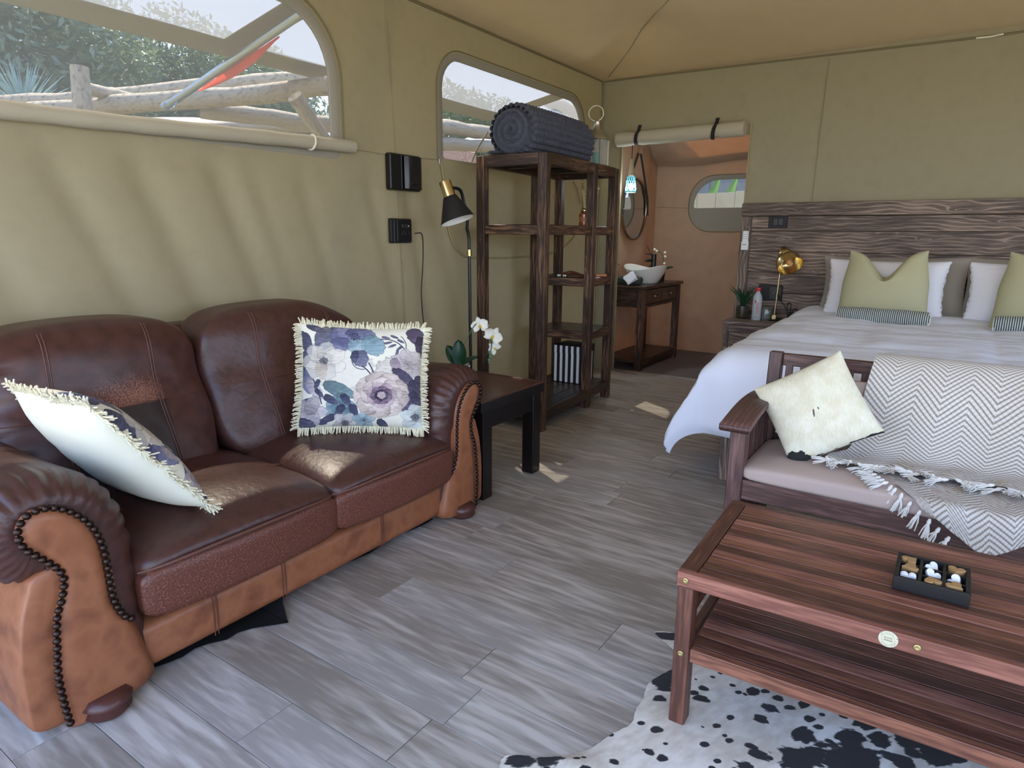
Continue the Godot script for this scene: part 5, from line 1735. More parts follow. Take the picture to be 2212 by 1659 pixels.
	var mr := thing("round_mirror", "round brass-framed mirror hanging on a black strap on the bathroom wall", "mirror", mc)
	var mm := mat(srgb(200, 200, 200), 0.03); mm.metallic = 1.0
	var ry := Transform3D(Basis(V(0, 0, 1), -PI / 2), mc)
	part(mr, "glass", lathe_mesh([Vector2(0, -0.004), Vector2(0.305, -0.004), Vector2(0.305, 0.0), Vector2(0.0, 0.0)], 48), mm, ry)
	part(mr, "frame", lathe_mesh([Vector2(0.300, -0.008), Vector2(0.315, -0.008), Vector2(0.315, 0.012), Vector2(0.300, 0.012), Vector2(0.300, -0.008)], 48), M.bronze, ry)
	for s: float in [-1.0, 1.0]:
		part(mr, "strap", tube_mesh([mc + V(0.016, -0.05, s * 0.318), mc + V(0.016, 0.12, s * 0.30), mc + V(0.03, 0.56, s * 0.03)], 0.011, 6), M.black_web)
		part(mr, "strap_pin", lathe_mesh([Vector2(0, 0), Vector2(0.008, 0), Vector2(0, 0.006)], 10), M.brass, Transform3D(Basis(V(0, 0, 1), -PI / 2), mc + V(0.024, 0.0, s * 0.316)))
	# pendant lamp with a lattice shade
	var pp := V(-2.70, 1.75, -5.98)
	var pl := thing("pendant_lamp", "teal lattice pendant lamp with a lit bulb hanging beside the bathroom mirror", "lamp", pp)
	part(pl, "cord", tube_mesh([pp + V(0, 0.25, 0), pp + V(0, 0.90, 0)], 0.004, 6), M.black)
	part(pl, "cone", lathe_mesh([Vector2(0, 0.10), Vector2(0.032, 0.10), Vector2(0.016, 0.25), Vector2(0, 0.255)], 18), M.log, at(pp))
	var teal := mat(srgb(34, 92, 104), 0.5)
	for k in 12:
		for s: float in [-1.0, 1.0]:
			var st := []
			for i in 9:
				var u := i / 8.0
				var g := TAU * k / 12.0 + s * u * 1.3
				var rr := lerpf(0.034, 0.060, u) - 0.010 * pow(u, 6.0)
				st.append(pp + V(cos(g) * rr, 0.105 - u * 0.15, sin(g) * rr))
			part(pl, "lattice", tube_mesh(st, 0.0022, 5), teal)
	part(pl, "rim", lathe_mesh([Vector2(0.050, -0.05), Vector2(0.056, -0.05), Vector2(0.056, -0.042), Vector2(0.050, -0.042), Vector2(0.050, -0.05)], 24), teal, at(pp))
	var glow := mat(srgb(255, 250, 240), 0.5)
	glow.emission_enabled = true; glow.emission = Color(0.85, 0.97, 1.0); glow.emission_energy_multiplier = 1.6
	part(pl, "bulb", puff_mesh(V(0.026, 0.036, 0.026), 1.0, 1.0, 16, 12), glow, at(pp + V(0, 0.0, 0)))
	var li := OmniLight3D.new()
	li.name = "pendant_light"; li.light_energy = 0.12; li.light_color = Color(0.9, 0.97, 1.0); li.light_size = 0.03; li.omni_range = 12.0; li.omni_attenuation = 2.0; li.shadow_enabled = true
	add_child(li)
	li.position = pp

const HZ := -5.735

func bed() -> void:
	var h := thing("headboard", "wide headboard of dark brushed timber planks behind the bed", "headboard", V(-0.0, 0, -5.77))
	bpart(h, "top_board", V(-1.575, 1.464, -5.775), V(1.575, 1.567, -5.725), M.head_wood[0], 0.004)
	for x: float in [-1.575, 1.495]: bpart(h, "stile", V(x, 0, -5.775), V(x + 0.08, 1.462, HZ), M.head_wood[1], 0.004)
	bpart(h, "edge_moulding", V(-1.497, 0.0, -5.775), V(-1.487, 1.462, -5.738), M.dark_wood, 0.002)
	var y := 1.460
	var pk := 0
	for hh: float in [0.118, 0.165, 0.17, 0.165, 0.17, 0.165, 0.17, 0.17, 0.155]:
		bpart(h, "plank", V(-1.494, y - hh + 0.0025, -5.775), V(1.494, y, HZ - 0.010 - 0.002 * (pk % 2)), M.head_wood[pk % 3], 0.003)
		y -= hh
		pk += 1
	# switch, socket, remote on the headboard
	var sw := thing("light_switch", "black double light switch high on the left of the headboard", "switch", V(-1.28, 1.37, -5.74))
	bpart(sw, "plate", V(-1.354, 1.368, -5.752), V(-1.206, 1.464, -5.734), M.black_matt, 0.004)
	for x: float in [-1.318, -1.278]: bpart(sw, "rocker", V(x, 1.388, -5.736), V(x + 0.037, 1.444, -5.729), M.black, 0.003)
	var sk := thing("power_socket", "black power socket on the headboard behind the bedside lamp", "socket", V(-1.29, 0.78, -5.74))
	bpart(sk, "plate", V(-1.385, 0.778, -5.752), V(-1.193, 0.908, -5.734), M.black_matt, 0.004)
	bpart(sk, "cover", V(-1.30, 0.79, -5.736), V(-1.20, 0.896, -5.729), M.black, 0.003)
	for q in [[-1.25, 0.86], [-1.262, 0.842], [-1.238, 0.842]]: part(sk, "hole", box_mesh(V(0.006, 0.008, 0.003), 0.001), mat(srgb(120, 120, 120), 0.4), at(V(q[0], q[1], -5.7285)))
	var rm := thing("remote_control", "white remote control in a holder on the left stile of the headboard", "remote", V(-1.525, 1.19, HZ))
	bpart(rm, "handset", V(-1.551, 1.21, HZ - 0.002), V(-1.503, 1.345, HZ + 0.018), M.white, 0.006)
	bpart(rm, "holder", V(-1.556, 1.186, HZ - 0.002), V(-1.496, 1.262, HZ + 0.022), mat(srgb(222, 222, 222), 0.4), 0.006)
	for r in 4:
		for c in 3:
			if r == 0 and c == 1: continue
			part(rm, "button", box_mesh(V(0.007, 0.006, 0.003), 0.001), mat(srgb(120, 124, 128), 0.5), at(V(-1.540 + c * 0.013, 1.333 - r * 0.017, HZ + 0.0185)))
	part(rm, "print_line", box_mesh(V(0.030, 0.004, 0.001), 0.0), M.black_matt, at(V(-1.527, 1.232, HZ + 0.0223)))
	# bedside table
	var bt := thing("bedside_table", "brown timber bedside table with a panelled drawer left of the bed", "bedside table", V(-1.3, 0, -5.57))
	bpart(bt, "top", V(-1.562, 0.602, -5.745), V(-1.12, 0.63, -5.36), M.head_wood[2], 0.004)
	bpart(bt, "body", V(-1.55, 0.03, -5.74), V(-1.13, 0.602, -5.385), M.head_wood[1], 0.003)
	bpart(bt, "stile", V(-1.55, 0.0, -5.386), V(-1.505, 0.60, -5.366), M.head_wood[0], 0.003)
	bpart(bt, "rail", V(-1.505, 0.545, -5.386), V(-1.13, 0.60, -5.366), M.head_wood[0], 0.003)
	var dr := bpart(bt, "drawer", V(-1.498, 0.33, -5.386), V(-1.14, 0.538, -5.370), M.head_wood[2], 0.004)
	part(dr, "handle", tube_mesh([V(-1.33, 0.43, -5.37), V(-1.33, 0.43, -5.35), V(-1.23, 0.43, -5.35), V(-1.23, 0.43, -5.37)], 0.006, 6), M.black)
	bpart(bt, "lower_drawer", V(-1.498, 0.06, -5.386), V(-1.14, 0.32, -5.370), M.head_wood[1], 0.004)
	# brass lamp
	var lp := V(-1.214, 0.63, -5.62)
	var bl := thing("bedside_lamp", "small brass bedside lamp with a bell shade on a slender rod", "lamp", lp)
	part(bl, "base", lathe_mesh([Vector2(0, 0), Vector2(0.075, 0.0), Vector2(0.075, 0.010), Vector2(0.0, 0.012)], 28), M.black, at(lp + V(0.015, 0, -0.02)))
	bpart(bl, "foot", lp + V(-0.016, 0.010, -0.014), lp + V(0.016, 0.045, 0.014), M.brass, 0.002)
	part(bl, "rod", tube_mesh([lp + V(0, 0.04, 0), lp + V(0.012, 0.42, 0), lp + V(0.035, 0.52, 0.0)], 0.0065, 8), M.brass)
	var ax := V(0.46, -0.66, 0.48).normalized()
	var sx := ax.cross(V(0, 1, 0)).normalized()
	var lx := Transform3D(Basis(sx, -ax, sx.cross(-ax)), V(-1.160, 1.140, -5.60))
	var sh := part(bl, "shade", lathe_mesh([Vector2(0.100, -0.095), Vector2(0.097, -0.045), Vector2(0.080, -0.008), Vector2(0.050, 0.008), Vector2(0.0, 0.010)], 32), M.brass, lx)
	part(sh, "inner", lathe_mesh([Vector2(0.0, 0.0), Vector2(0.048, 0.0), Vector2(0.078, -0.014), Vector2(0.094, -0.047), Vector2(0.098, -0.0948)], 32), M.brass, lx)
	part(bl, "neck", lathe_mesh([Vector2(0, 0.004), Vector2(0.052, 0.004), Vector2(0.052, 0.042), Vector2(0.036, 0.044), Vector2(0.036, 0.088), Vector2(0, 0.090)], 24), M.brass, lx)
	part(bl, "bulb", puff_mesh(V(0.026, 0.034, 0.026), 1.0, 1.0, 16, 12), mat(srgb(220, 150, 90), 0.08), Transform3D(lx.basis, lx * V(0, -0.045, 0)))
	var cd := part(bl, "cord", tube_mesh(smooth_path([V(-1.24, 0.85, -5.72), V(-1.20, 0.80, -5.69), V(-1.15, 0.74, -5.68), V(-1.12, 0.68, -5.67), V(-1.105, 0.645, -5.66)], 6), 0.004, 6), M.black)
	for q in [[V(-1.13, 0.76, -5.66), V(-1.10, 0.76, -5.65)], [V(-1.07, 0.73, -5.66), V(-1.05, 0.70, -5.65)]]:
		part(cd, "cord_loop", tube_mesh(smooth_path([V(-1.115, 0.65, -5.66), q[0], (q[0] + q[1]) / 2 + V(0.004, 0.012, 0), q[1], V(-1.105, 0.648, -5.655)], 6), 0.004, 6), M.black)
	# plant in a beaded pot
	var pp := V(-1.475, 0.63, -5.63)
	var pt := thing("potted_aloe", "spiky dark green plant in a glittering beaded pot on the bedside table", "plant", pp)
	part(pt, "pot", lathe_mesh([Vector2(0, 0), Vector2(0.042, 0), Vector2(0.048, 0.01), Vector2(0.048, 0.10), Vector2(0.04, 0.104), Vector2(0, 0.1)], 20), mat(srgb(40, 36, 30), 0.3), at(pp))
	var mb := MB.new()
	for r in 8:
		for c in 22:
			var g := TAU * (c + 0.5 * (r % 2)) / 22.0
			mb.box(at(pp + V(cos(g) * 0.049, 0.012 + r * 0.012, sin(g) * 0.049)), V(0.007, 0.007, 0.007), 0.002)
	part(pt, "beads", mb.mesh(), M.bronze).set_meta("kind", "stuff")
	var q := RandomNumberGenerator.new()
	q.seed = 21
	for i in 16:
		var g := TAU * i / 16.0 * 2.4
		var d := V(cos(g) * q.randf_range(0.25, 0.7), 1.0, sin(g) * q.randf_range(0.2, 0.55)).normalized()
		var l := q.randf_range(0.14, 0.21)
		var s0 := pp + V(0, 0.095, 0)
		part(pt, "leaf", tube_mesh([s0, s0 + d * l * 0.5 + V(0, 0.01, 0), s0 + d * l + V(d.x, -0.05, d.z) * 0.25 * l], [0.013, 0.009, 0.001], 5), M.leaf_dark)
	# water bottle with upright lettering
	var wb := V(-1.335, 0.63, -5.53)
	var wt := thing("water_bottle", "clear water bottle with a red cap and red lettering on the bedside table", "bottle", wb)
	var wm := mat(Color(0.86, 0.90, 0.92, 0.40), 0.15); wm.roughness = 0.3
	wm.transparency = BaseMaterial3D.TRANSPARENCY_ALPHA
	part(wt, "body", lathe_mesh([Vector2(0, 0), Vector2(0.032, 0), Vector2(0.036, 0.006), Vector2(0.036, 0.175), Vector2(0.033, 0.195), Vector2(0.022, 0.22), Vector2(0.014, 0.232), Vector2(0.014, 0.245), Vector2(0, 0.245)], 28), wm, at(wb))
	part(wt, "cap", lathe_mesh([Vector2(0, 0.238), Vector2(0.0185, 0.238), Vector2(0.0185, 0.262), Vector2(0.016, 0.266), Vector2(0, 0.266)], 20), mat(srgb(206, 52, 60), 0.4), at(wb))
	var red := mat(srgb(176, 44, 48), 0.5)
	var face := (V(0, 1.3, 0) - wb); face.y = 0; face = face.normalized()
	var fx := Basis(Vector3.UP.cross(face), Vector3.UP, face)
	var tm := TextMesh.new()
	tm.text = "THIRSTI"; tm.font = sfont("Droid Sans", 700); tm.font_size = 22; tm.pixel_size = 0.0012; tm.depth = 0.002
	part(wt, "lettering", tm, red, Transform3D(fx * Basis(V(0, 0, 1), PI / 2), wb + V(0, 0.10, 0) + face * 0.0355 + fx.x * 0.004))
	part(wt, "emblem", box_mesh(V(0.012, 0.022, 0.002), 0.001), red, Transform3D(fx, wb + V(0, 0.155, 0) + face * 0.0345 - fx.x * 0.014))
	for k in 2: part(wt, "print_line", box_mesh(V(0.036 - 0.012 * k, 0.003, 0.001), 0.0), mat(srgb(90, 90, 90), 0.5), Transform3D(fx, wb + V(0, 0.026 + k * 0.007, 0) + face * 0.0360))
	# two upturned tumblers
	for k in 2:
		var gp := V(-1.268, 0.63, -5.57) + V(0.0, 0, -0.075) * k
		var gl := thing("glass_tumbler", ["upturned cut-glass tumbler between the water bottle and the brass lamp", "second upturned glass tumbler standing behind the front one"][k], "glass", gp, "upturned tumblers on the bedside table")
		var rows := []
		for w in [[0.036, 0.0], [0.037, 0.05], [0.034, 0.09], [0.026, 0.108], [0.0, 0.110], [0.0, 0.096], [0.022, 0.094], [0.030, 0.08], [0.033, 0.05], [0.0325, 0.0]]:
			var row := []
			for c in 32:
				var g := TAU * c / 32.0
				var rr: float = w[0] + 0.0014 * (1 if c % 4 < 2 else -1) * (1.0 if w[1] > 0.01 else 0.0) * minf(1.0, w[0] * 100.0)
				row.append(gp + V(cos(g) * maxf(rr, 0.0), w[1], sin(g) * maxf(rr, 0.0)))
			rows.append(row)
		mb = MB.new()
		mb.sheet(rows, Vector2.ONE, true, false, true)
		var gm := mat(Color(0.95, 0.98, 0.98, 0.05), 0.03); gm.refraction_enabled = true; gm.refraction_scale = 0.05
		gm.transparency = BaseMaterial3D.TRANSPARENCY_ALPHA
		part(gl, "cup", mb.mesh(), gm)
	# bed frame and mattress
	var bf := thing("bed_frame", "timber bed frame with a square post showing left of the bench", "bed", V(0, 0, -4.6))
	for x: float in [-0.955, 0.875]:
		for z: float in [-3.62, -5.68]: bpart(bf, "leg", V(x, 0, z), V(x + 0.09, 0.335, z + 0.20), M.head_wood[0], 0.006)
	bpart(bf, "side_rail", V(-0.94, 0.16, -5.65), V(-0.90, 0.34, -3.45), M.head_wood[1], 0.004)
	bpart(bf, "side_rail", V(0.92, 0.16, -5.65), V(0.96, 0.34, -3.45), M.head_wood[1], 0.004)
	bpart(bf, "foot_rail", V(-0.87, 0.16, -3.47), V(0.88, 0.34, -3.43), M.head_wood[2], 0.004)
	bpart(bf, "slat_base", V(-0.90, 0.30, -5.65), V(0.92, 0.34, -3.47), M.dark_wood, 0.004)
	solo("mattress", puff_mesh(V(0.90, 0.16, 1.06), 0.2, 0.12, 60, 16), M.white, "thick white mattress under the duvet on the timber bed", "mattress", at(V(0.01, 0.50, -4.56)))
	duvet()
	pillows()

func sfont(called: String, weight := 400) -> SystemFont:
	var f := SystemFont.new()
	f.font_names = PackedStringArray([called]); f.font_weight = weight
	return f

func hang(d: float, fl: float) -> Vector2:
	var r := 0.12
	var a := minf(d / r, PI / 2)
	var rest := maxf(0.0, d - r * PI / 2)
	return Vector2(r * sin(a) + rest * fl, r * (1.0 - cos(a)) + rest * 0.96)

func duvet() -> void:
	var b := MB.new()
	for side: int in [0, 1]:
		var rows := []
		for r in 111:
			var bb := lerpf(0.0, 2.60, r / 110.0)
			var row := []
			for c in 121:
				var aa := lerpf(-0.57, 2.45, c / 120.0)
				var da := maxf(0.0, -aa)
				var dc := maxf(0.0, aa - 1.88)
				var db := maxf(0.0, bb - 2.12)
				var edge := minf(minf((aa + 0.57) / 0.05, (2.45 - aa) / 0.05), minf((2.60 - bb) / 0.05, 1.0))
				var th := 0.03 * sqrt(clampf(edge, 0.0, 1.0)) * (1.0 if side == 0 else -0.2)
				var ha := hang(da, 0.16 + 0.26 * smoothstep(1.5, 2.4, bb))
				var hc := hang(dc, 0.12)
				var hb := hang(db, 0.10 + 0.10 * smoothstep(0.0, -0.5, aa))
				var v := pow(pow(ha.y, 3.2) + pow(hb.y, 3.2) + pow(hc.y, 3.2), 1.0 / 3.2)
				var top := 0.70 - 0.025 * smoothstep(1.2, 2.1, bb) + 0.02 * smoothstep(0.5, 0.0, bb)
				# quilted in broad squares, with loose wrinkles between
				var qx := absf(sin((aa + 0.1) * PI / 0.62))
				var qz := absf(sin((bb + 0.2) * PI / 0.62))
				var puff := 0.020 * pow(minf(qx, 1.0), 0.4) * pow(minf(qz, 1.0), 0.4)
				var wr := 0.014 * nz.get_noise_2d(aa * 90.0 + bb * 60.0, bb * 260.0) + 0.012 * nz.get_noise_2d(aa * 300.0, bb * 120.0 + 300.0) + 0.010 * (0.4 - absf(nz.get_noise_2d(aa * 130.0 - bb * 90.0, bb * 330.0 + aa * 60.0)))
				var fold := 0.025 * sin(bb * 9.0 + 1.0) * smoothstep(0.1, 0.5, da) + 0.02 * sin(aa * 11.0) * smoothstep(0.1, 0.35, db)
				var p := V(-0.93 + clampf(aa, 0.0, 1.88) - ha.x + hc.x - fold * 0.8 * (1.0 if da > 0.0 else 0.0), top - v, -5.60 + minf(bb, 2.12) + hb.x + fold * (1.0 if db > 0.0 else 0.0) * 0.6)
				var lift := th + (puff + wr) * (1.0 if side == 0 else 0.6) * clampf(edge, 0.0, 1.0)
				var out := V(-minf(1.0, da * 8.0) + minf(1.0, dc * 8.0), maxf(0.15, 1.0 - da * 8.0 - db * 8.0 - dc * 8.0), minf(1.0, db * 8.0)).normalized()
				p += out * lift
				p.y = maxf(p.y, 0.02)
				row.append(p)
			rows.append(row)
		b.sheet(rows, Vector2.ONE, false, false, side == 0)
	var m := b.mesh()
	solo("duvet", m, M.duvet, "puffy white duvet spread over the bed with one corner drooping at the foot", "duvet")

func pillow_thing(called: String, label: String, group: String, o: Vector3, yaw: float, lean: float, w: float, h: float, th: float, m: Material, shape = null, tilt := 0.0) -> void:
	var xf := Transform3D(Basis(V(0, 1, 0), yaw) * Basis(V(1, 0, 0), -lean) * Basis(V(0, 0, 1), tilt), o)
	var t := thing(called, label, "pillow" if called != "bolster" else "bolster", o, group)
	t.transform = xf
	lpart(t, "cover", pillow_mesh(w, h, th, 34, 0.06, [1.0, -1.0], shape), m)
	var edge := []
	for k in 80:
		var g := TAU * k / 80.0
		var uu := clampf(cos(g) * 1.5, -1.0, 1.0)
		var vv := clampf(sin(g) * 1.5, -1.0, 1.0)
		var p := V(uu * w / 2 * (1.0 - 0.06 * (1.0 - vv * vv) * absf(uu)), vv * h / 2 * (1.0 - 0.06 * (1.0 - uu * uu) * absf(vv)), 0)
		edge.append(shape.call(p, uu, vv, 0.0) if shape != null else p)
	edge.append(edge[0])
	lpart(t, "seam", tube_mesh(edge, 0.003, 5), m)

func pillows() -> void:
	var chop := func(p: Vector3, u: float, v: float, s: float):
		var g := exp(-pow(u / 0.42, 2.0)) * smoothstep(-0.1, 1.0, v)
		p.y -= 0.165 * g
		p.z += s * 0.03 * g - s * 0.045 * exp(-pow(u / 0.10, 2.0)) * smoothstep(0.55, 1.0, v)
		p.x *= 1.0 - 0.16 * smoothstep(0.0, 1.0, v)
		p.y += 0.01 * absf(u) * smoothstep(0.3, 1.0, v)
		return p
	var ruched := func(p: Vector3, u: float, v: float, s: float):
		p.z += s * 0.006 * sin(p.y * 190.0 + 3.0 * nz.get_noise_2d(p.x * 240.0, p.y * 240.0)) * (1.0 - v * v) * (1.0 - pow(absf(u), 6.0))
		p.x += 0.004 * sin(p.y * 190.0) * absf(u)
		return p
	for k in 2:
		var cx: float = [-0.41, 0.50][k]
		var sd: String = ["left", "right"][k]
		pillow_thing("taupe_pillow", "taupe pillow at the back of the %s pile against the headboard" % sd, "taupe pillows", V(cx, 0.945, -5.60), 0.0, 0.22, 0.95, 0.44, 0.075, M.taupe, null, [0.012, -0.01][k])
		pillow_thing("white_pillow", "white ruched pillow in front of the taupe one in the %s pile" % sd, "white ruched pillows", V(cx - [0.03, 0.07][k], 0.935, -5.43), 0.0, 0.26, 0.76, 0.42, 0.085, M.white_cloth, ruched)
		pillow_thing("green_cushion", "square sage green cushion with a dented top in the %s pillow pile" % sd, "sage green cushions", V([-0.425, 0.48][k], 0.955, -5.24), [0.0, -0.05][k], 0.22, 0.56, 0.50, 0.10, M.green, chop, [0.02, -0.02][k])
		# striped roll
		var o := V([-0.40, 0.49][k], 0.775, -5.06)
		var t := thing("striped_roll", "rolled blue-green and cream striped cloth lying before the %s sage cushion" % sd, "bolster", o, "striped rolls", [-0.06, -0.05][k])
		var rows := []
		for r in 57:
			var x := -0.278 + 0.556 * r / 56.0
			var row := []
			for c in 30:
				var g := TAU * c / 30.0
				var rr := 0.058 + 0.0012 * sin(g * 3.0 + x * 30.0) - 0.012 * pow(absf(x) / 0.278, 12.0)
				row.append(V(x, sin(g) * rr * 0.93, cos(g) * rr))
			rows.append(row)
		var mb := MB.new()
		mb.sheet(rows, Vector2(1, 1), true, false, false)
		lpart(t, "outer_roll", mb.mesh(), stripe_mat())
		for s: float in [-1.0, 1.0]:
			var sp := []
			for i in 60:
				var g := i * 0.42
				sp.append(V(s * 0.274, sin(g) * (0.006 + i * 0.0007), cos(g) * (0.006 + i * 0.0007)))
			lpart(t, "coil", tube_mesh(sp, 0.0065, 6), M.cream)

func stripe_mat() -> StandardMaterial3D:
	if M.has("stripe"): return M.stripe
	var im := Image.create(16, 1024, false, Image.FORMAT_RGB8)
	for y in 1024:
		for x in 16:
			var s := fposmod(y / 1024.0 * 46.0, 1.0)
			im.set_pixel(x, y, srgb(206, 208, 196) if s < 0.45 else srgb(58, 74, 78))
	M.stripe = mat(Color.WHITE, 0.9, ImageTexture.create_from_image(im))
	return M.stripe

func bench() -> void:
	var t := thing("slatted_bench", "reddish-brown slatted wooden bench with curved arms at the foot of the bed", "bench", V(0.05, 0, -2.8))
	var w: Material = M.bench_wood
	var xl := -0.662
	var xr := 0.76
	for x in [xl, xr - 0.06]:
		bpart(t, "post", V(x, 0, -2.56), V(x + 0.06, 0.592, -2.50), w, 0.005)
		part(t, "back_post", box_mesh(V(0.055, 0.81, 0.055), 0.005, ruv()), w, Transform3D(Basis(V(1, 0, 0), -0.08), V(x + 0.03, 0.395, -3.025)))
		bpart(t, "side_rail", V(x + 0.012, 0.29, -3.0), V(x + 0.048, 0.36, -2.56), w, 0.004)
		bpart(t, "side_rail", V(x + 0.012, 0.08, -3.0), V(x + 0.048, 0.13, -2.56), w, 0.004)
		for k in 8: bpart(t, "side_slat", V(x + 0.020, 0.12, -2.598 - k * 0.052), V(x + 0.042, 0.60 + 0.022 * sin(minf(1.0, (k + 1) / 4.0) * PI / 2), -2.570 - k * 0.052), w, 0.003)
		# arm with a bowed top
		var top := []
		var low := []
		for k in 17:
			var u := k / 16.0
			var y := 0.600 + 0.042 * sin(minf(1.0, u * 1.7) * PI / 2) - 0.012 * smoothstep(0.6, 1.0, u)
			top.append(Vector2(-2.445 - u * 0.60, y)); low.append(Vector2(-2.445 - u * 0.60, y - 0.028))
		low.reverse()
		var mb := MB.new()
		mb.prism(PackedVector2Array(top + low), 0.115, Transform3D(Basis(V(0, 0, 1), V(0, 1, 0), V(1, 0, 0)), V(x - 0.030, 0, 0)), 0.006)
		part(t, "arm", mb.mesh(), w)
	bpart(t, "front_rail", V(xl + 0.058, 0.285, -2.542), V(xr - 0.058, 0.368, -2.512), w, 0.004)
	bpart(t, "seat_board", V(xl + 0.05, 0.34, -3.0), V(xr - 0.05, 0.358, -2.53), w, 0.003)
	bpart(t, "top_rail", V(xl + 0.055, 0.738, -3.085), V(xr - 0.055, 0.792, -3.052), w, 0.006)
	bpart(t, "back_rail", V(xl + 0.055, 0.38, -3.04), V(xr - 0.055, 0.43, -3.012), w, 0.004)
	for k in 22: part(t, "back_slat", box_mesh(V(0.030, 0.34, 0.018), 0.003, ruv()), w, Transform3D(Basis(V(1, 0, 0), -0.08), V(-0.575 + k * 0.0605, 0.585, -3.05)))
	var sb := func(p: Vector3):
		p.y += 0.012 * (1.0 - pow(p.x / 0.64, 4.0)) * (1.0 if p.y > 0.0 else 0.0) + 0.003 * nz.get_noise_2d(p.x * 200.0, p.z * 200.0)
		return p
	solo("seat_cushion", puff_mesh(V(0.665, 0.034, 0.245), 0.35, 0.12, 90, 18, sb), M.beige, "long beige seat cushion on the wooden bench", "cushion", at(V(0.045, 0.394, -2.745)))
	var bb := func(p: Vector3):
		p.z += 0.014 * (1.0 - pow(p.x / 0.64, 4.0)) * (1.0 if p.z > 0.0 else 0.0)
		return p
	solo("back_cushion", puff_mesh(V(0.645, 0.145, 0.038), 0.25, 0.16, 80, 18, bb), M.beige, "beige back cushion leaning on the slats of the bench", "cushion", Transform3D(Basis(V(1, 0, 0), -0.14), V(0.05, 0.572, -2.985)))
	# hide cushion standing on one corner
	var o := V(-0.405, 0.628, -2.765)
	var xf := frame_of(o, V(0.300, 0.185, -0.075), V(-0.205, 0.285, -0.115))
	var hc := thing("hide_cushion", "cream cowhide cushion tipped on its corner on the left of the bench", "cushion", o)
	hc.transform = xf
	lpart(hc, "hide_face", pillow_mesh(0.36, 0.36, 0.072, 30, 0.05, [1.0]), hide_face())
	lpart(hc, "dark_back", pillow_mesh(0.36, 0.36, 0.06, 24, 0.05, [-1.0]), M.black_web)
	var zp := []
	for k in 20: zp.append(V(-0.17 + 0.34 * k / 19.0, -0.178 + 0.009 * (1.0 - pow(-1.0 + 2.0 * k / 19.0, 2.0)), -0.004))
	lpart(hc, "zip", tube_mesh(zp, 0.003, 5), M.cream)
	throw()

func hide_face() -> StandardMaterial3D:
	var im := Image.create(384, 384, false, Image.FORMAT_RGB8)
	for y in 384:
		for x in 384:
			var n1 := nz.get_noise_2d(x * 1.2, y * 1.2)
			var n2 := nz.get_noise_2d(x * 9.0 + y * 3.0, y * 3.0 - x)
			var c := srgb(222, 216, 188).lerp(srgb(236, 234, 214), clampf(0.5 + n1 * 0.8 + n2 * 0.5, 0.0, 1.0))
			var d := Vector2(x - 30, y - 395).length() + 34.0 * nz.get_noise_2d(x * 2.5, y * 2.5)
			if d < 66.0 or y > 374 + 6 * nz.get_noise_1d(x * 1.6): c = srgb(38, 40, 40)
			if Vector2((x - 182) * 1.0 + (y - 215) * 0.3, (y - 215) * 0.22).length() < 3.6 + 1.5 * n2 or Vector2(x - 205, (y - 205) * 0.4).length() < 2.6: c = srgb(110, 104, 88)
			im.set_pixel(x, y, c)
	var m: StandardMaterial3D = M.hide.duplicate()
	m.albedo_texture = ImageTexture.create_from_image(im)
	m.uv1_scale = V(1, 1, 1)
	return m

func zigzag_mat() -> StandardMaterial3D:
	var im := Image.create(128, 128, false, Image.FORMAT_RGB8)
	for y in 128:
		for x in 128:
			var u := x / 128.0
			var tri := absf(fposmod(u, 1.0) * 2.0 - 1.0)
			var s := fposmod(y / 128.0 * 4.0 + tri * 4.0, 1.0)
			var c := srgb(226, 223, 218)
			if s < 0.42: c = srgb(150, 140, 130)
			if s > 0.60 and s < 0.84 and (x / 4) % 2 == 0: c = srgb(204, 200, 194)
			if s < 0.42 and (x / 4) % 2 == 0: c = srgb(166, 156, 146)
			im.set_pixel(x, y, c)
	var m := mat(Color.WHITE, 0.95, ImageTexture.create_from_image(im))
	return relief(m, ntex(0.25, [], 130, 0.0, 512, 512, 2), 0.05)

func tassel(parent: Node3D, p: Vector3, d: Vector3, l: float, q: RandomNumberGenerator) -> void:
	var b := MB.new()
	var s := d.cross(V(0.2, 1, 0.3)).normalized()
	var u := s.cross(d).normalized()
	b.tube([p, p + d * 0.012, p + d * 0.02], [0.004, 0.0075, 0.005], 6)
	for k in 11:
		var o := s * q.randf_range(-0.005, 0.005) + u * q.randf_range(-0.003, 0.003)
		var sp := s * q.randf_range(-0.016, 0.016) + u * q.randf_range(-0.006, 0.006)
		var e := p + d * l * q.randf_range(0.85, 1.05) + o + sp
		b.tube([p + d * 0.017 + o * 0.5, p + d * l * 0.55 + o + sp * 0.6, e], [0.0022, 0.0022, 0.0016], 4, false)
	part(parent, "tassel", b.mesh(), M.fringe_white)

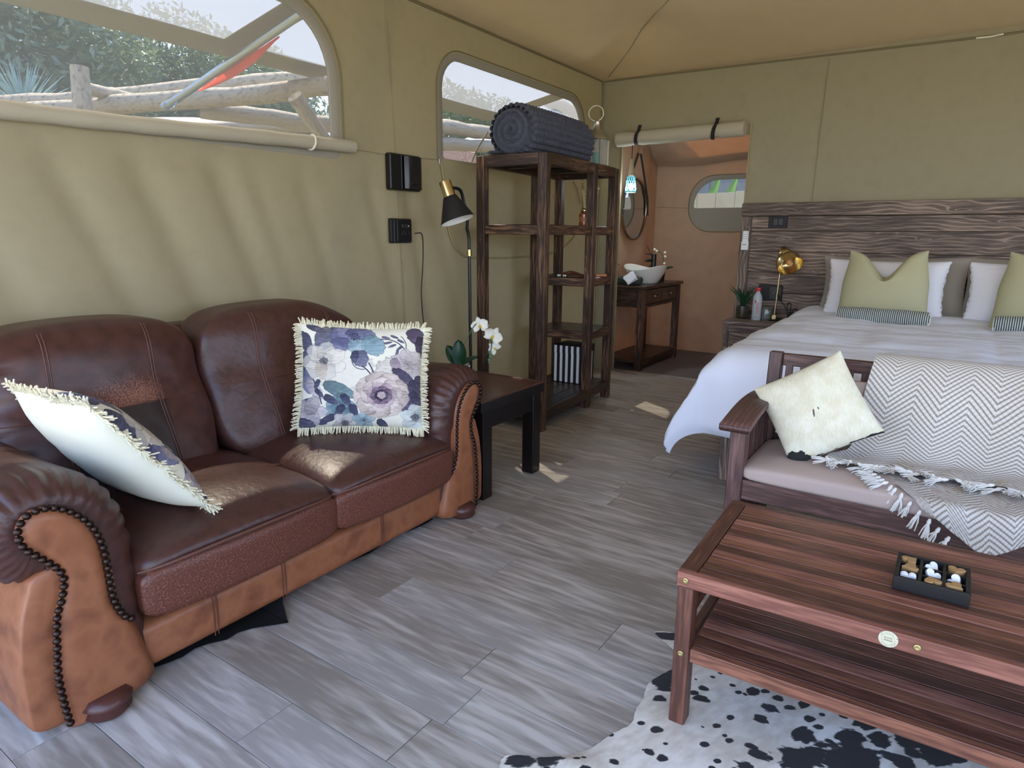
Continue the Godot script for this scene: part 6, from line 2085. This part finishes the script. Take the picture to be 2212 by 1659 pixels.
func throw() -> void:
	M.fringe_white = mat(srgb(232, 230, 224), 0.95)
	var zm := zigzag_mat()
	var t := thing("throw", "cream and taupe zigzag throw with tassels draped over the bench back and seat", "blanket", V(0.15, 0.45, -2.8))
	var path := smooth_path([V(0, 0.46, -3.125), V(0, 0.72, -3.118), V(0, 0.805, -3.095), V(0, 0.832, -3.062), V(0, 0.808, -3.005), V(0, 0.725, -2.95), V(0, 0.61, -2.918), V(0, 0.52, -2.888), V(0, 0.463, -2.84), V(0, 0.447, -2.76), V(0, 0.445, -2.67)], 8)
	var b := MB.new()
	for side: int in [0, 1]:
		var rows := []
		for i in path.size():
			var u := float(i) / (path.size() - 1)
			var row := []
			for c in 61:
				var w := c / 60.0
				var x0 := -0.238 - 0.03 * smoothstep(0.3, 0.7, u) - 0.075 * smoothstep(0.72, 1.0, u)
				var x := lerpf(x0, 0.68, w)
				var p: Vector3 = path[i]
				var rp := 0.008 * sin(x * 21.0 + u * 3.0) * smoothstep(0.3, 0.6, u) + 0.007 * nz.get_noise_2d(x * 260.0, u * 300.0)
				var cr := smoothstep(0.74, 0.95, u)
				p += V(x, absf(rp) * (0.4 + cr) + cr * 0.020 * (0.5 + nz.get_noise_2d(x * 330.0 + 50.0, u * 400.0)), rp * (1.0 - cr) + 0.05 * cr * nz.get_noise_2d(x * 160.0, 20.0) - 0.10 * cr * smoothstep(0.30, 0.62, x))
				if side == 1: p += V(0, -0.004, -0.004)
				row.append(p)
			rows.append(row)
		b.sheet(rows, Vector2(5.4, 12.5), false, false, side == 1)
	part(t, "drape", b.mesh(), zm)
	# lower fold over the seat's front edge, hanging to a point
	b = MB.new()
	for side: int in [0, 1]:
		var rows := []
		for i in 31:
			var v := i / 30.0
			var row := []
			for c in 31:
				var u := c / 30.0
				var hangs := 0.135 * (1.0 - absf(u - 0.42) / 0.42) if u < 0.42 else 0.135 * (1.0 - (u - 0.42) / 0.36)
				var l := maxf(0.12, 0.335 + hangs)
				var d := v * l
				var x := lerpf(-0.24 + 0.36 * v * 0.62, 0.62 - 0.36 * v * 0.4, u)
				var z := -2.80 + minf(d, 0.300)
				var y := 0.438
				var r := 0.035
				if d > 0.300:
					var q := d - 0.300
					var a := minf(q / r, PI / 2)
					z += r * sin(a)
					y -= r * (1.0 - cos(a)) + maxf(0.0, q - r * PI / 2)
				var wv := 0.010 * absf(nz.get_noise_2d(x * 280.0, v * 260.0)) + 0.004 * sin(x * 40.0 + v * 6.0)
				var p := V(x, y + absf(wv), z + wv * smoothstep(0.9, 1.0, d / 0.32))
				if side == 1: p += V(0, -0.005, -0.005)
				row.append(p)
			rows.append(row)
		b.sheet(rows, Vector2(4.6, 5.5), false, false, side == 1)
	part(t, "lower_fold", b.mesh(), zm)
	var q := RandomNumberGenerator.new()
	q.seed = 33
	for k in 46:
		var x := -0.335 + k * 0.022
		var zz := -2.665 + 0.05 * nz.get_noise_2d(x * 160.0, 20.0) - 0.10 * smoothstep(0.30, 0.62, x)
		tassel(t, V(x, 0.462 + 0.012 * q.randf(), zz), V(q.randf_range(-0.9, 0.5), q.randf_range(-0.18, 0.12), q.randf_range(0.1, 0.8)).normalized(), q.randf_range(0.055, 0.08), q)
	# along the slanting left hem of the lower fold
	for k in 15:
		var u := k / 14.0
		var p := V(-0.20, 0.455, -2.68).lerp(V(-0.075, 0.448, -2.50), minf(1.0, u * 1.6))
		if u > 0.62: p = V(-0.075, 0.448, -2.50).lerp(V(0.085, 0.335, -2.462), (u - 0.62) / 0.38)
		var d := V(-0.7, -0.15, 0.65) if u < 0.5 else V(-0.35, -1.0, 0.12)
		tassel(t, p + V(0, 0.004, 0.006), (d + V(q.randf_range(-0.2, 0.2), 0, q.randf_range(-0.1, 0.1))).normalized(), q.randf_range(0.06, 0.078), q)

func coffee_table() -> void:
	var o := V(-0.505, 0, -1.515)
	var t := thing("coffee_table", "low reddish-brown slatted wooden coffee table with a lower shelf", "coffee table", o, "", 0.032)
	var L := 1.15
	var D := 0.56
	var H := 0.455
	var bx := func(called: String, lo: Vector3, hi: Vector3, k: int): return lpart(t, called, box_mesh(hi - lo, 0.003, ruv()), M.red_wood[k % 3], at((lo + hi) * 0.5))
	for x: float in [0.004, L - 0.046]:
		for z: float in [-0.052, -D]: bx.call("leg", V(x, 0, z), V(x + 0.042, H - 0.042, z + 0.05), 0)
	bx.call("front_rail", V(0, H - 0.042, -0.022), V(L, H, 0.0), 2)
	bx.call("back_rail", V(0, H - 0.042, -D), V(L, H, -D + 0.022), 0)
	bx.call("front_board", V(0.046, H - 0.020, -0.058), V(L - 0.046, H, -0.0235), 0)
	for x: float in [0.0, L - 0.046]: bx.call("end_board", V(x, H - 0.030, -D + 0.0235), V(x + 0.046, H, -0.0235), 0)
	var n := 12
	var z0 := -0.060
	var pitch := (D - 0.022 - 0.060) / n
	for k in n: bx.call("top_slat", V(0.0475, H - 0.020, z0 - (k + 1) * pitch + 0.0035), V(L - 0.0475, H - 0.001 * (k % 2), z0 - k * pitch), k)
	for x: float in [0.15, L - 0.19]: bx.call("cross_batten", V(x, H - 0.042, -D + 0.03), V(x + 0.04, H - 0.021, -0.03), 0)
	# lower shelf
	bx.call("shelf_rail", V(0.046, 0.200, -0.030), V(L - 0.046, 0.240, -0.006), 1)
	bx.call("shelf_rail", V(0.046, 0.200, -D + 0.006), V(L - 0.046, 0.240, -D + 0.030), 0)
	for x: float in [0.012, L - 0.038]:
		bx.call("side_rail", V(x, 0.196, -D + 0.05), V(x + 0.026, 0.236, -0.052), 0)
		bx.call("side_rail", V(x + 0.004, 0.30, -D + 0.05), V(x + 0.020, 0.335, -0.052), 0)
	n = 10
	z0 = -0.034
	pitch = (D - 0.068) / n
	for k in n: bx.call("shelf_slat", V(0.044, 0.222, z0 - (k + 1) * pitch + 0.005), V(L - 0.044, 0.240, z0 - k * pitch), k)
	# brass bolts and a maker's disc on the front
	for q in [[0.024, H - 0.020, 0.001], [0.024, 0.222, -0.001], [0.535, H - 0.021, 0.001], [L - 0.024, H - 0.020, 0.001]]:
		var b := lpart(t, "bolt", lathe_mesh([Vector2(0, 0), Vector2(0.0078, 0), Vector2(0.0078, 0.0015), Vector2(0.0066, 0.003), Vector2(0.003, 0.003), Vector2(0.0028, 0.0015), Vector2(0, 0.0015)], 18), M.brass_dull, Transform3D(Basis(V(1, 0, 0), PI / 2), V(q[0], q[1], q[2])))
	var mx := 0.480
	var md := lpart(t, "maker_disc", lathe_mesh([Vector2(0, 0), Vector2(0.0195, 0), Vector2(0.0195, 0.0012), Vector2(0.0188, 0.002), Vector2(0, 0.002)], 36), mat(srgb(206, 200, 172), 0.45), Transform3D(Basis(V(1, 0, 0), PI / 2), V(mx, H - 0.0210, 0.0)))
	lpart(md, "ring_line", lathe_mesh([Vector2(0.0126, 0.002), Vector2(0.0126, 0.00225), Vector2(0.0131, 0.00225), Vector2(0.0131, 0.002)], 36), mat(srgb(150, 146, 122), 0.5))
	var ink := mat(srgb(112, 106, 88), 0.6)
	for q in [["RUSTIC", 0.0034], ["TRADER", -0.0026]]:
		var tm := TextMesh.new()
		tm.text = q[0]; tm.font = sfont("Droid Sans", 700); tm.font_size = 16; tm.pixel_size = 0.00030; tm.depth = 0.0004
		lpart(md, "lettering", tm, ink, Transform3D(Basis(V(1, 0, 0), -PI / 2), V(0, 0.0021, -q[1])))
	var around := "OUTDOOR   FURNITURE   "
	for k in around.length():
		if around[k] == " ": continue
		var tm := TextMesh.new()
		tm.text = around[k]; tm.font = sfont("Droid Sans", 400); tm.font_size = 16; tm.pixel_size = 0.00022; tm.depth = 0.0003
		var a := PI * 0.5 + PI * 0.36 - TAU * k / around.length()
		lpart(md, "lettering", tm, ink, Transform3D(Basis(V(1, 0, 0), -PI / 2) * Basis(V(0, 0, 1), a - PI / 2), V(cos(a) * 0.0152, 0.0021, -sin(a) * 0.0152)))
	for k in 3:
		var a := PI * 0.78 - TAU * k / 3.0
		lpart(md, "rivet", lathe_mesh([Vector2(0, 0.002), Vector2(0.0009, 0.002), Vector2(0.0007, 0.0026), Vector2(0, 0.0027)], 8), M.black, at(V(cos(a) * 0.0172, 0, -sin(a) * 0.0172)))
	game()

func heart(r: float) -> PackedVector2Array:
	var p := PackedVector2Array()
	for k in 36:
		var a := TAU * k / 36.0
		var x := 16.0 * pow(sin(a), 3.0)
		var y := 13.0 * cos(a) - 5.0 * cos(2.0 * a) - 2.0 * cos(3.0 * a) - cos(4.0 * a)
		p.append(Vector2(x, y + 2.0) * r / 17.0)
	return p

func game() -> void:
	# open black tray with nine cells of hearts
	var c := V(0.041, 0.4555, -1.810)
	var w := 0.158
	var d := 0.150
	var t := thing("game_tray", "black wooden noughts-and-crosses tray with nine cells on the coffee table", "game tray", c, "", 0.0)
	var wood := mat(srgb(19, 18, 19), 0.5)
	lpart(t, "base", box_mesh(V(w, 0.006, d), 0.001), wood, at(V(0, 0.003, 0)))
	for s: float in [-1.0, 1.0]:
		lpart(t, "side", box_mesh(V(w, 0.036, 0.008), 0.0015), wood, at(V(0, 0.018, s * (d / 2 - 0.004))))
		lpart(t, "end", box_mesh(V(0.010, 0.036, d - 0.0165), 0.0015), wood, at(V(s * (w / 2 - 0.005), 0.018, 0)))
		lpart(t, "divider", box_mesh(V(0.007, 0.028, d - 0.0165), 0.001), wood, at(V(s * w * 0.158, 0.020, 0)))
	for r in 2:
		for k in 3: lpart(t, "divider", box_mesh(V(w * 0.268, 0.026, 0.006), 0.001), wood, at(V((k - 1) * w * 0.309, 0.019, (r - 0.5) * d * 0.315)))
	var gold := mat(srgb(184, 146, 98), 0.35); gold.metallic = 0.15
	var wht := mat(srgb(240, 242, 246), 0.4)
	# g flat gold heart, w white heart; rows from the bench side
	var lay := [["g", "w", "g"], ["g", "w", "w"], ["w", "g", "g"]]
	var ang := [[2.4, 0, -0.2], [-1.2, 0, 0], [0, -2.7, 0.9]]
	var colw := ["left", "middle", "right"]
	var roww := ["far", "centre", "near"]
	for r in 3:
		for k in 3:
			var p := c + V((k - 1) * w * 0.309, 0.0, (r - 1) * d * 0.305)
			var gd: bool = lay[r][k] == "g"
			var mb := MB.new()
			if gd:
				mb.prism(heart(0.0205), 0.018, Transform3D(Basis(V(1, 0, 0), -PI / 2), Vector3.ZERO), 0.001)
				var o := solo("gold_heart", mb.mesh(), gold, "gold heart piece lying flat in the %s row, %s cell of the tray" % [roww[r], colw[k]], "game piece", Transform3D(Basis(V(0, 1, 0), ang[r][k]), p + V(0, 0.0190, 0)), "gold hearts")
			else:
				mb.prism(heart(0.0185), 0.013, Transform3D(Basis.IDENTITY, V(0, 0, -0.0075)), 0.001)
				var tilt: Basis = [Basis(V(0, 1, 0), 0.5) * Basis(V(1, 0, 0), -1.0) * Basis(V(0, 0, 1), 0.5), Basis(V(0, 1, 0), 0.3) * Basis(V(1, 0, 0), -0.75) * Basis(V(0, 0, 1), -0.6), Basis(V(0, 1, 0), -0.2) * Basis(V(1, 0, 0), -0.35) * Basis(V(0, 0, 1), 1.1), Basis(V(0, 1, 0), 0.12) * Basis(V(1, 0, 0), 0.2)][0 if r == 0 else 1 if k == 1 else 2 if r == 1 else 3]
				var o := solo("white_heart", mb.mesh(), wht, "white heart piece tipped up in the %s row, %s cell of the tray" % [roww[r], colw[k]], "game piece", Transform3D(tilt, p + V(0, 0.0235, 0)), "white hearts")

func hide_rug() -> void:
	var pts := [Vector2(-0.69, -1.885), Vector2(-0.62, -1.925), Vector2(-0.50, -1.93), Vector2(-0.30, -1.90), Vector2(0.10, -2.02), Vector2(0.50, -2.0), Vector2(0.85, -1.95), Vector2(1.0, -1.70), Vector2(0.92, -1.35), Vector2(1.0, -0.95), Vector2(0.7, -0.62), Vector2(0.35, -0.66), Vector2(0.05, -0.55), Vector2(-0.28, -0.70), Vector2(-0.52, -0.92), Vector2(-0.76, -1.10), Vector2(-0.80, -1.16), Vector2(-0.72, -1.215), Vector2(-0.655, -1.27), Vector2(-0.615, -1.36), Vector2(-0.585, -1.45), Vector2(-0.592, -1.53), Vector2(-0.603, -1.62), Vector2(-0.575, -1.74), Vector2(-0.53, -1.795), Vector2(-0.56, -1.84), Vector2(-0.62, -1.855)]
	var loop := smooth_loop(pts, 16)
	var q := RandomNumberGenerator.new()
	q.seed = 17
	var c := Vector2(0.1, -1.35)
	# coat: white hair, peppered small spots at one side growing to big black patches at the other
	var N := 1024
	var im := Image.create(N, N, false, Image.FORMAT_RGB8)
	for y in N:
		for x in N:
			var n1 := nz.get_noise_2d(x * 0.7, y * 0.7)
			var n2 := nz.get_noise_2d(x * 5.0 + y * 2.0, y * 2.2 - x * 0.8)
			im.set_pixel(x, y, srgb(198, 188, 172).lerp(srgb(230, 224, 212), clampf(0.55 + n1 * 0.9 + n2 * 0.6, 0.0, 1.0)))
	var S := 1.9
	for b: Vector3 in [Vector3(-0.286, -1.727, 0.016),Vector3(-0.190, -1.664, 0.024),Vector3(-0.169, -1.591, 0.027),Vector3(-0.188, -1.565, 0.031),Vector3(-0.145, -1.619, 0.026),Vector3(-0.082, -1.730, 0.027),Vector3(-0.075, -1.656, 0.052),Vector3(-0.101, -1.610, 0.031),Vector3(-0.038, -1.661, 0.027),Vector3(-0.018, -1.774, 0.024),Vector3(0.029, -1.715, 0.026),Vector3(0.046, -1.801, 0.022),Vector3(0.101, -1.794, 0.032),Vector3(0.144, -1.811, 0.023),Vector3(-0.045, -1.809, 0.020),Vector3(-0.006, -1.756, 0.015),Vector3(-0.182, -1.742, 0.010),Vector3(-0.158, -1.722, 0.010),Vector3(-0.238, -1.760, 0.012),Vector3(-0.341, -1.770, 0.015),Vector3(-0.292, -1.665, 0.015),Vector3(-0.452, -1.652, 0.015),Vector3(-0.480, -1.664, 0.009),Vector3(-0.462, -1.699, 0.010),Vector3(-0.559, -1.630, 0.015),Vector3(-0.553, -1.582, 0.014),Vector3(-0.598, -1.679, 0.020),Vector3(-0.364, -1.625, 0.009),Vector3(-0.343, -1.537, 0.009),Vector3(-0.387, -1.572, 0.008),Vector3(-0.290, -1.552, 0.010),Vector3(-0.269, -1.529, 0.016),Vector3(-0.275, -1.779, 0.013),Vector3(-0.312, -1.791, 0.010),Vector3(-0.377, -1.741, 0.008),Vector3(-0.398, -1.763, 0.007),Vector3(-0.444, -1.798, 0.005),Vector3(-0.458, -1.765, 0.005),Vector3(-0.207, -1.792, 0.013),Vector3(-0.561, -1.300, 0.010),Vector3(-0.642, -1.252, 0.006),Vector3(-0.241, -1.537, 0.006),Vector3(-0.357, -1.548, 0.006),Vector3(-0.476, -1.432, 0.004),Vector3(-0.516, -1.379, 0.003),Vector3(0.006, -1.826, 0.013),Vector3(0.066, -1.765, 0.017),Vector3(-0.069, -1.801, 0.011),Vector3(-0.122, -1.685, 0.008),Vector3(-0.157, -1.781, 0.007),Vector3(-0.110, -1.807, 0.009),Vector3(-0.569, -1.722, 0.010)]:
		spot(im, Vector2((b.x + 0.85) / S, (b.y + 2.1) / S), b.z * 1.15 / S, -0.55 + 0.5 * sin(b.x * 40.0), S)
	for i in 520:
		var u := Vector2(q.randf(), q.randf())
		var wx := -0.85 + u.x * S
		var wz := -2.1 + u.y * S
		var big := clampf((wx + 0.45) * 0.9 + (wz + 1.75) * 0.75, 0.0, 1.0)
		var r := q.randf_range(0.003, 0.011)
		if i % 3 == 0: r = lerpf(0.012, 0.030, q.randf() * (0.35 + big))
		if wx > -0.62 and wx < 0.16 and wz < -1.5 and wz > -1.9 and r > 0.006: continue
		if i % 5 == 0 and big > 0.35: r = lerpf(0.03, 0.085, big * q.randf())
		if wx < -0.45 and r > 0.018: r = 0.012
		spot(im, u, r / S, q.randf_range(-0.9, 0.3), S)
	# dark rim where the hide turns at the flank and the leg tip
	for a in [Vector2(-0.57, -1.755), Vector2(-0.56, -1.70), Vector2(-0.70, -1.22), Vector2(-0.76, -1.17), Vector2(-0.64, -1.89), Vector2(-0.66, -1.88), Vector2(-0.575, -1.66)]:
		spot(im, Vector2((a.x + 0.85) / S, (a.y + 2.1) / S), 0.028 / S, -0.6, S)
	var m := mat(Color.WHITE, 0.95, ImageTexture.create_from_image(im))
	m.rim_enabled = true; m.rim = 0.2
	relief(m, ntex(0.10, [], 140, 12.0, 512, 512, 4), 0.05)
	var b := MB.new()
	var rows := []
	for r in 15:
		var k := r / 14.0
		var row := []
		for i in loop.size():
			var p := loop[i].lerp(c, k)
			p += (p - c).normalized() * (0.004 * nz.get_noise_1d(i * 22.0) + 0.004 * sin(i * 0.27)) * (1.0 - k)
			var y := 0.002 if r == 0 else 0.007 + 0.003 * nz.get_noise_2d(p.x * 160.0, p.y * 160.0) + (0.010 * exp(-pow((i / float(loop.size()) - 0.64) * 30.0, 2.0)) if r == 1 else 0.0)
			row.append(V(p.x, y, p.y))
		rows.append(row)
	b.sheet(rows, Vector2.ONE, true, false, false)
	for i in b.v.size(): b.t[i] = Vector2((b.v[i].x + 0.85) / S, (b.v[i].z + 2.1) / S)
	if b.n[loop.size() * 5].y < 0.0:
		for i in b.n.size(): b.n[i] = -b.n[i]
		var ix := b.ix.duplicate()
		for i in range(0, ix.size(), 3):
			b.ix[i + 1] = ix[i + 2]; b.ix[i + 2] = ix[i + 1]
	solo("cowhide_rug", b.mesh(), m, "white cowhide rug with black spots spread under the coffee table", "rug")

func spot(im: Image, u: Vector2, r: float, ang: float, _s: float) -> void:
	var N := im.get_width()
	var d := Vector2(cos(ang), sin(ang))
	var R := int(r * N * 1.7) + 2
	for y in range(maxi(0, int(u.y * N) - R), mini(N, int(u.y * N) + R)):
		for x in range(maxi(0, int(u.x * N) - R), mini(N, int(u.x * N) + R)):
			var p := Vector2(float(x) / N, float(y) / N) - u
			var a := p.dot(d) / 1.35
			var b := p.dot(Vector2(-d.y, d.x))
			var k := sqrt(a * a + b * b) / r
			k += 0.5 * nz.get_noise_2d(x * 2.6, y * 2.6) + 0.55 * nz.get_noise_2d(b * N * 7.0, a * N * 1.2) * minf(1.0, 1.5 * k)
			if k < 1.0: im.set_pixel(x, y, im.get_pixel(x, y).lerp(srgb(34, 32, 33), clampf((1.0 - k) * 6.0, 0.0, 1.0)))
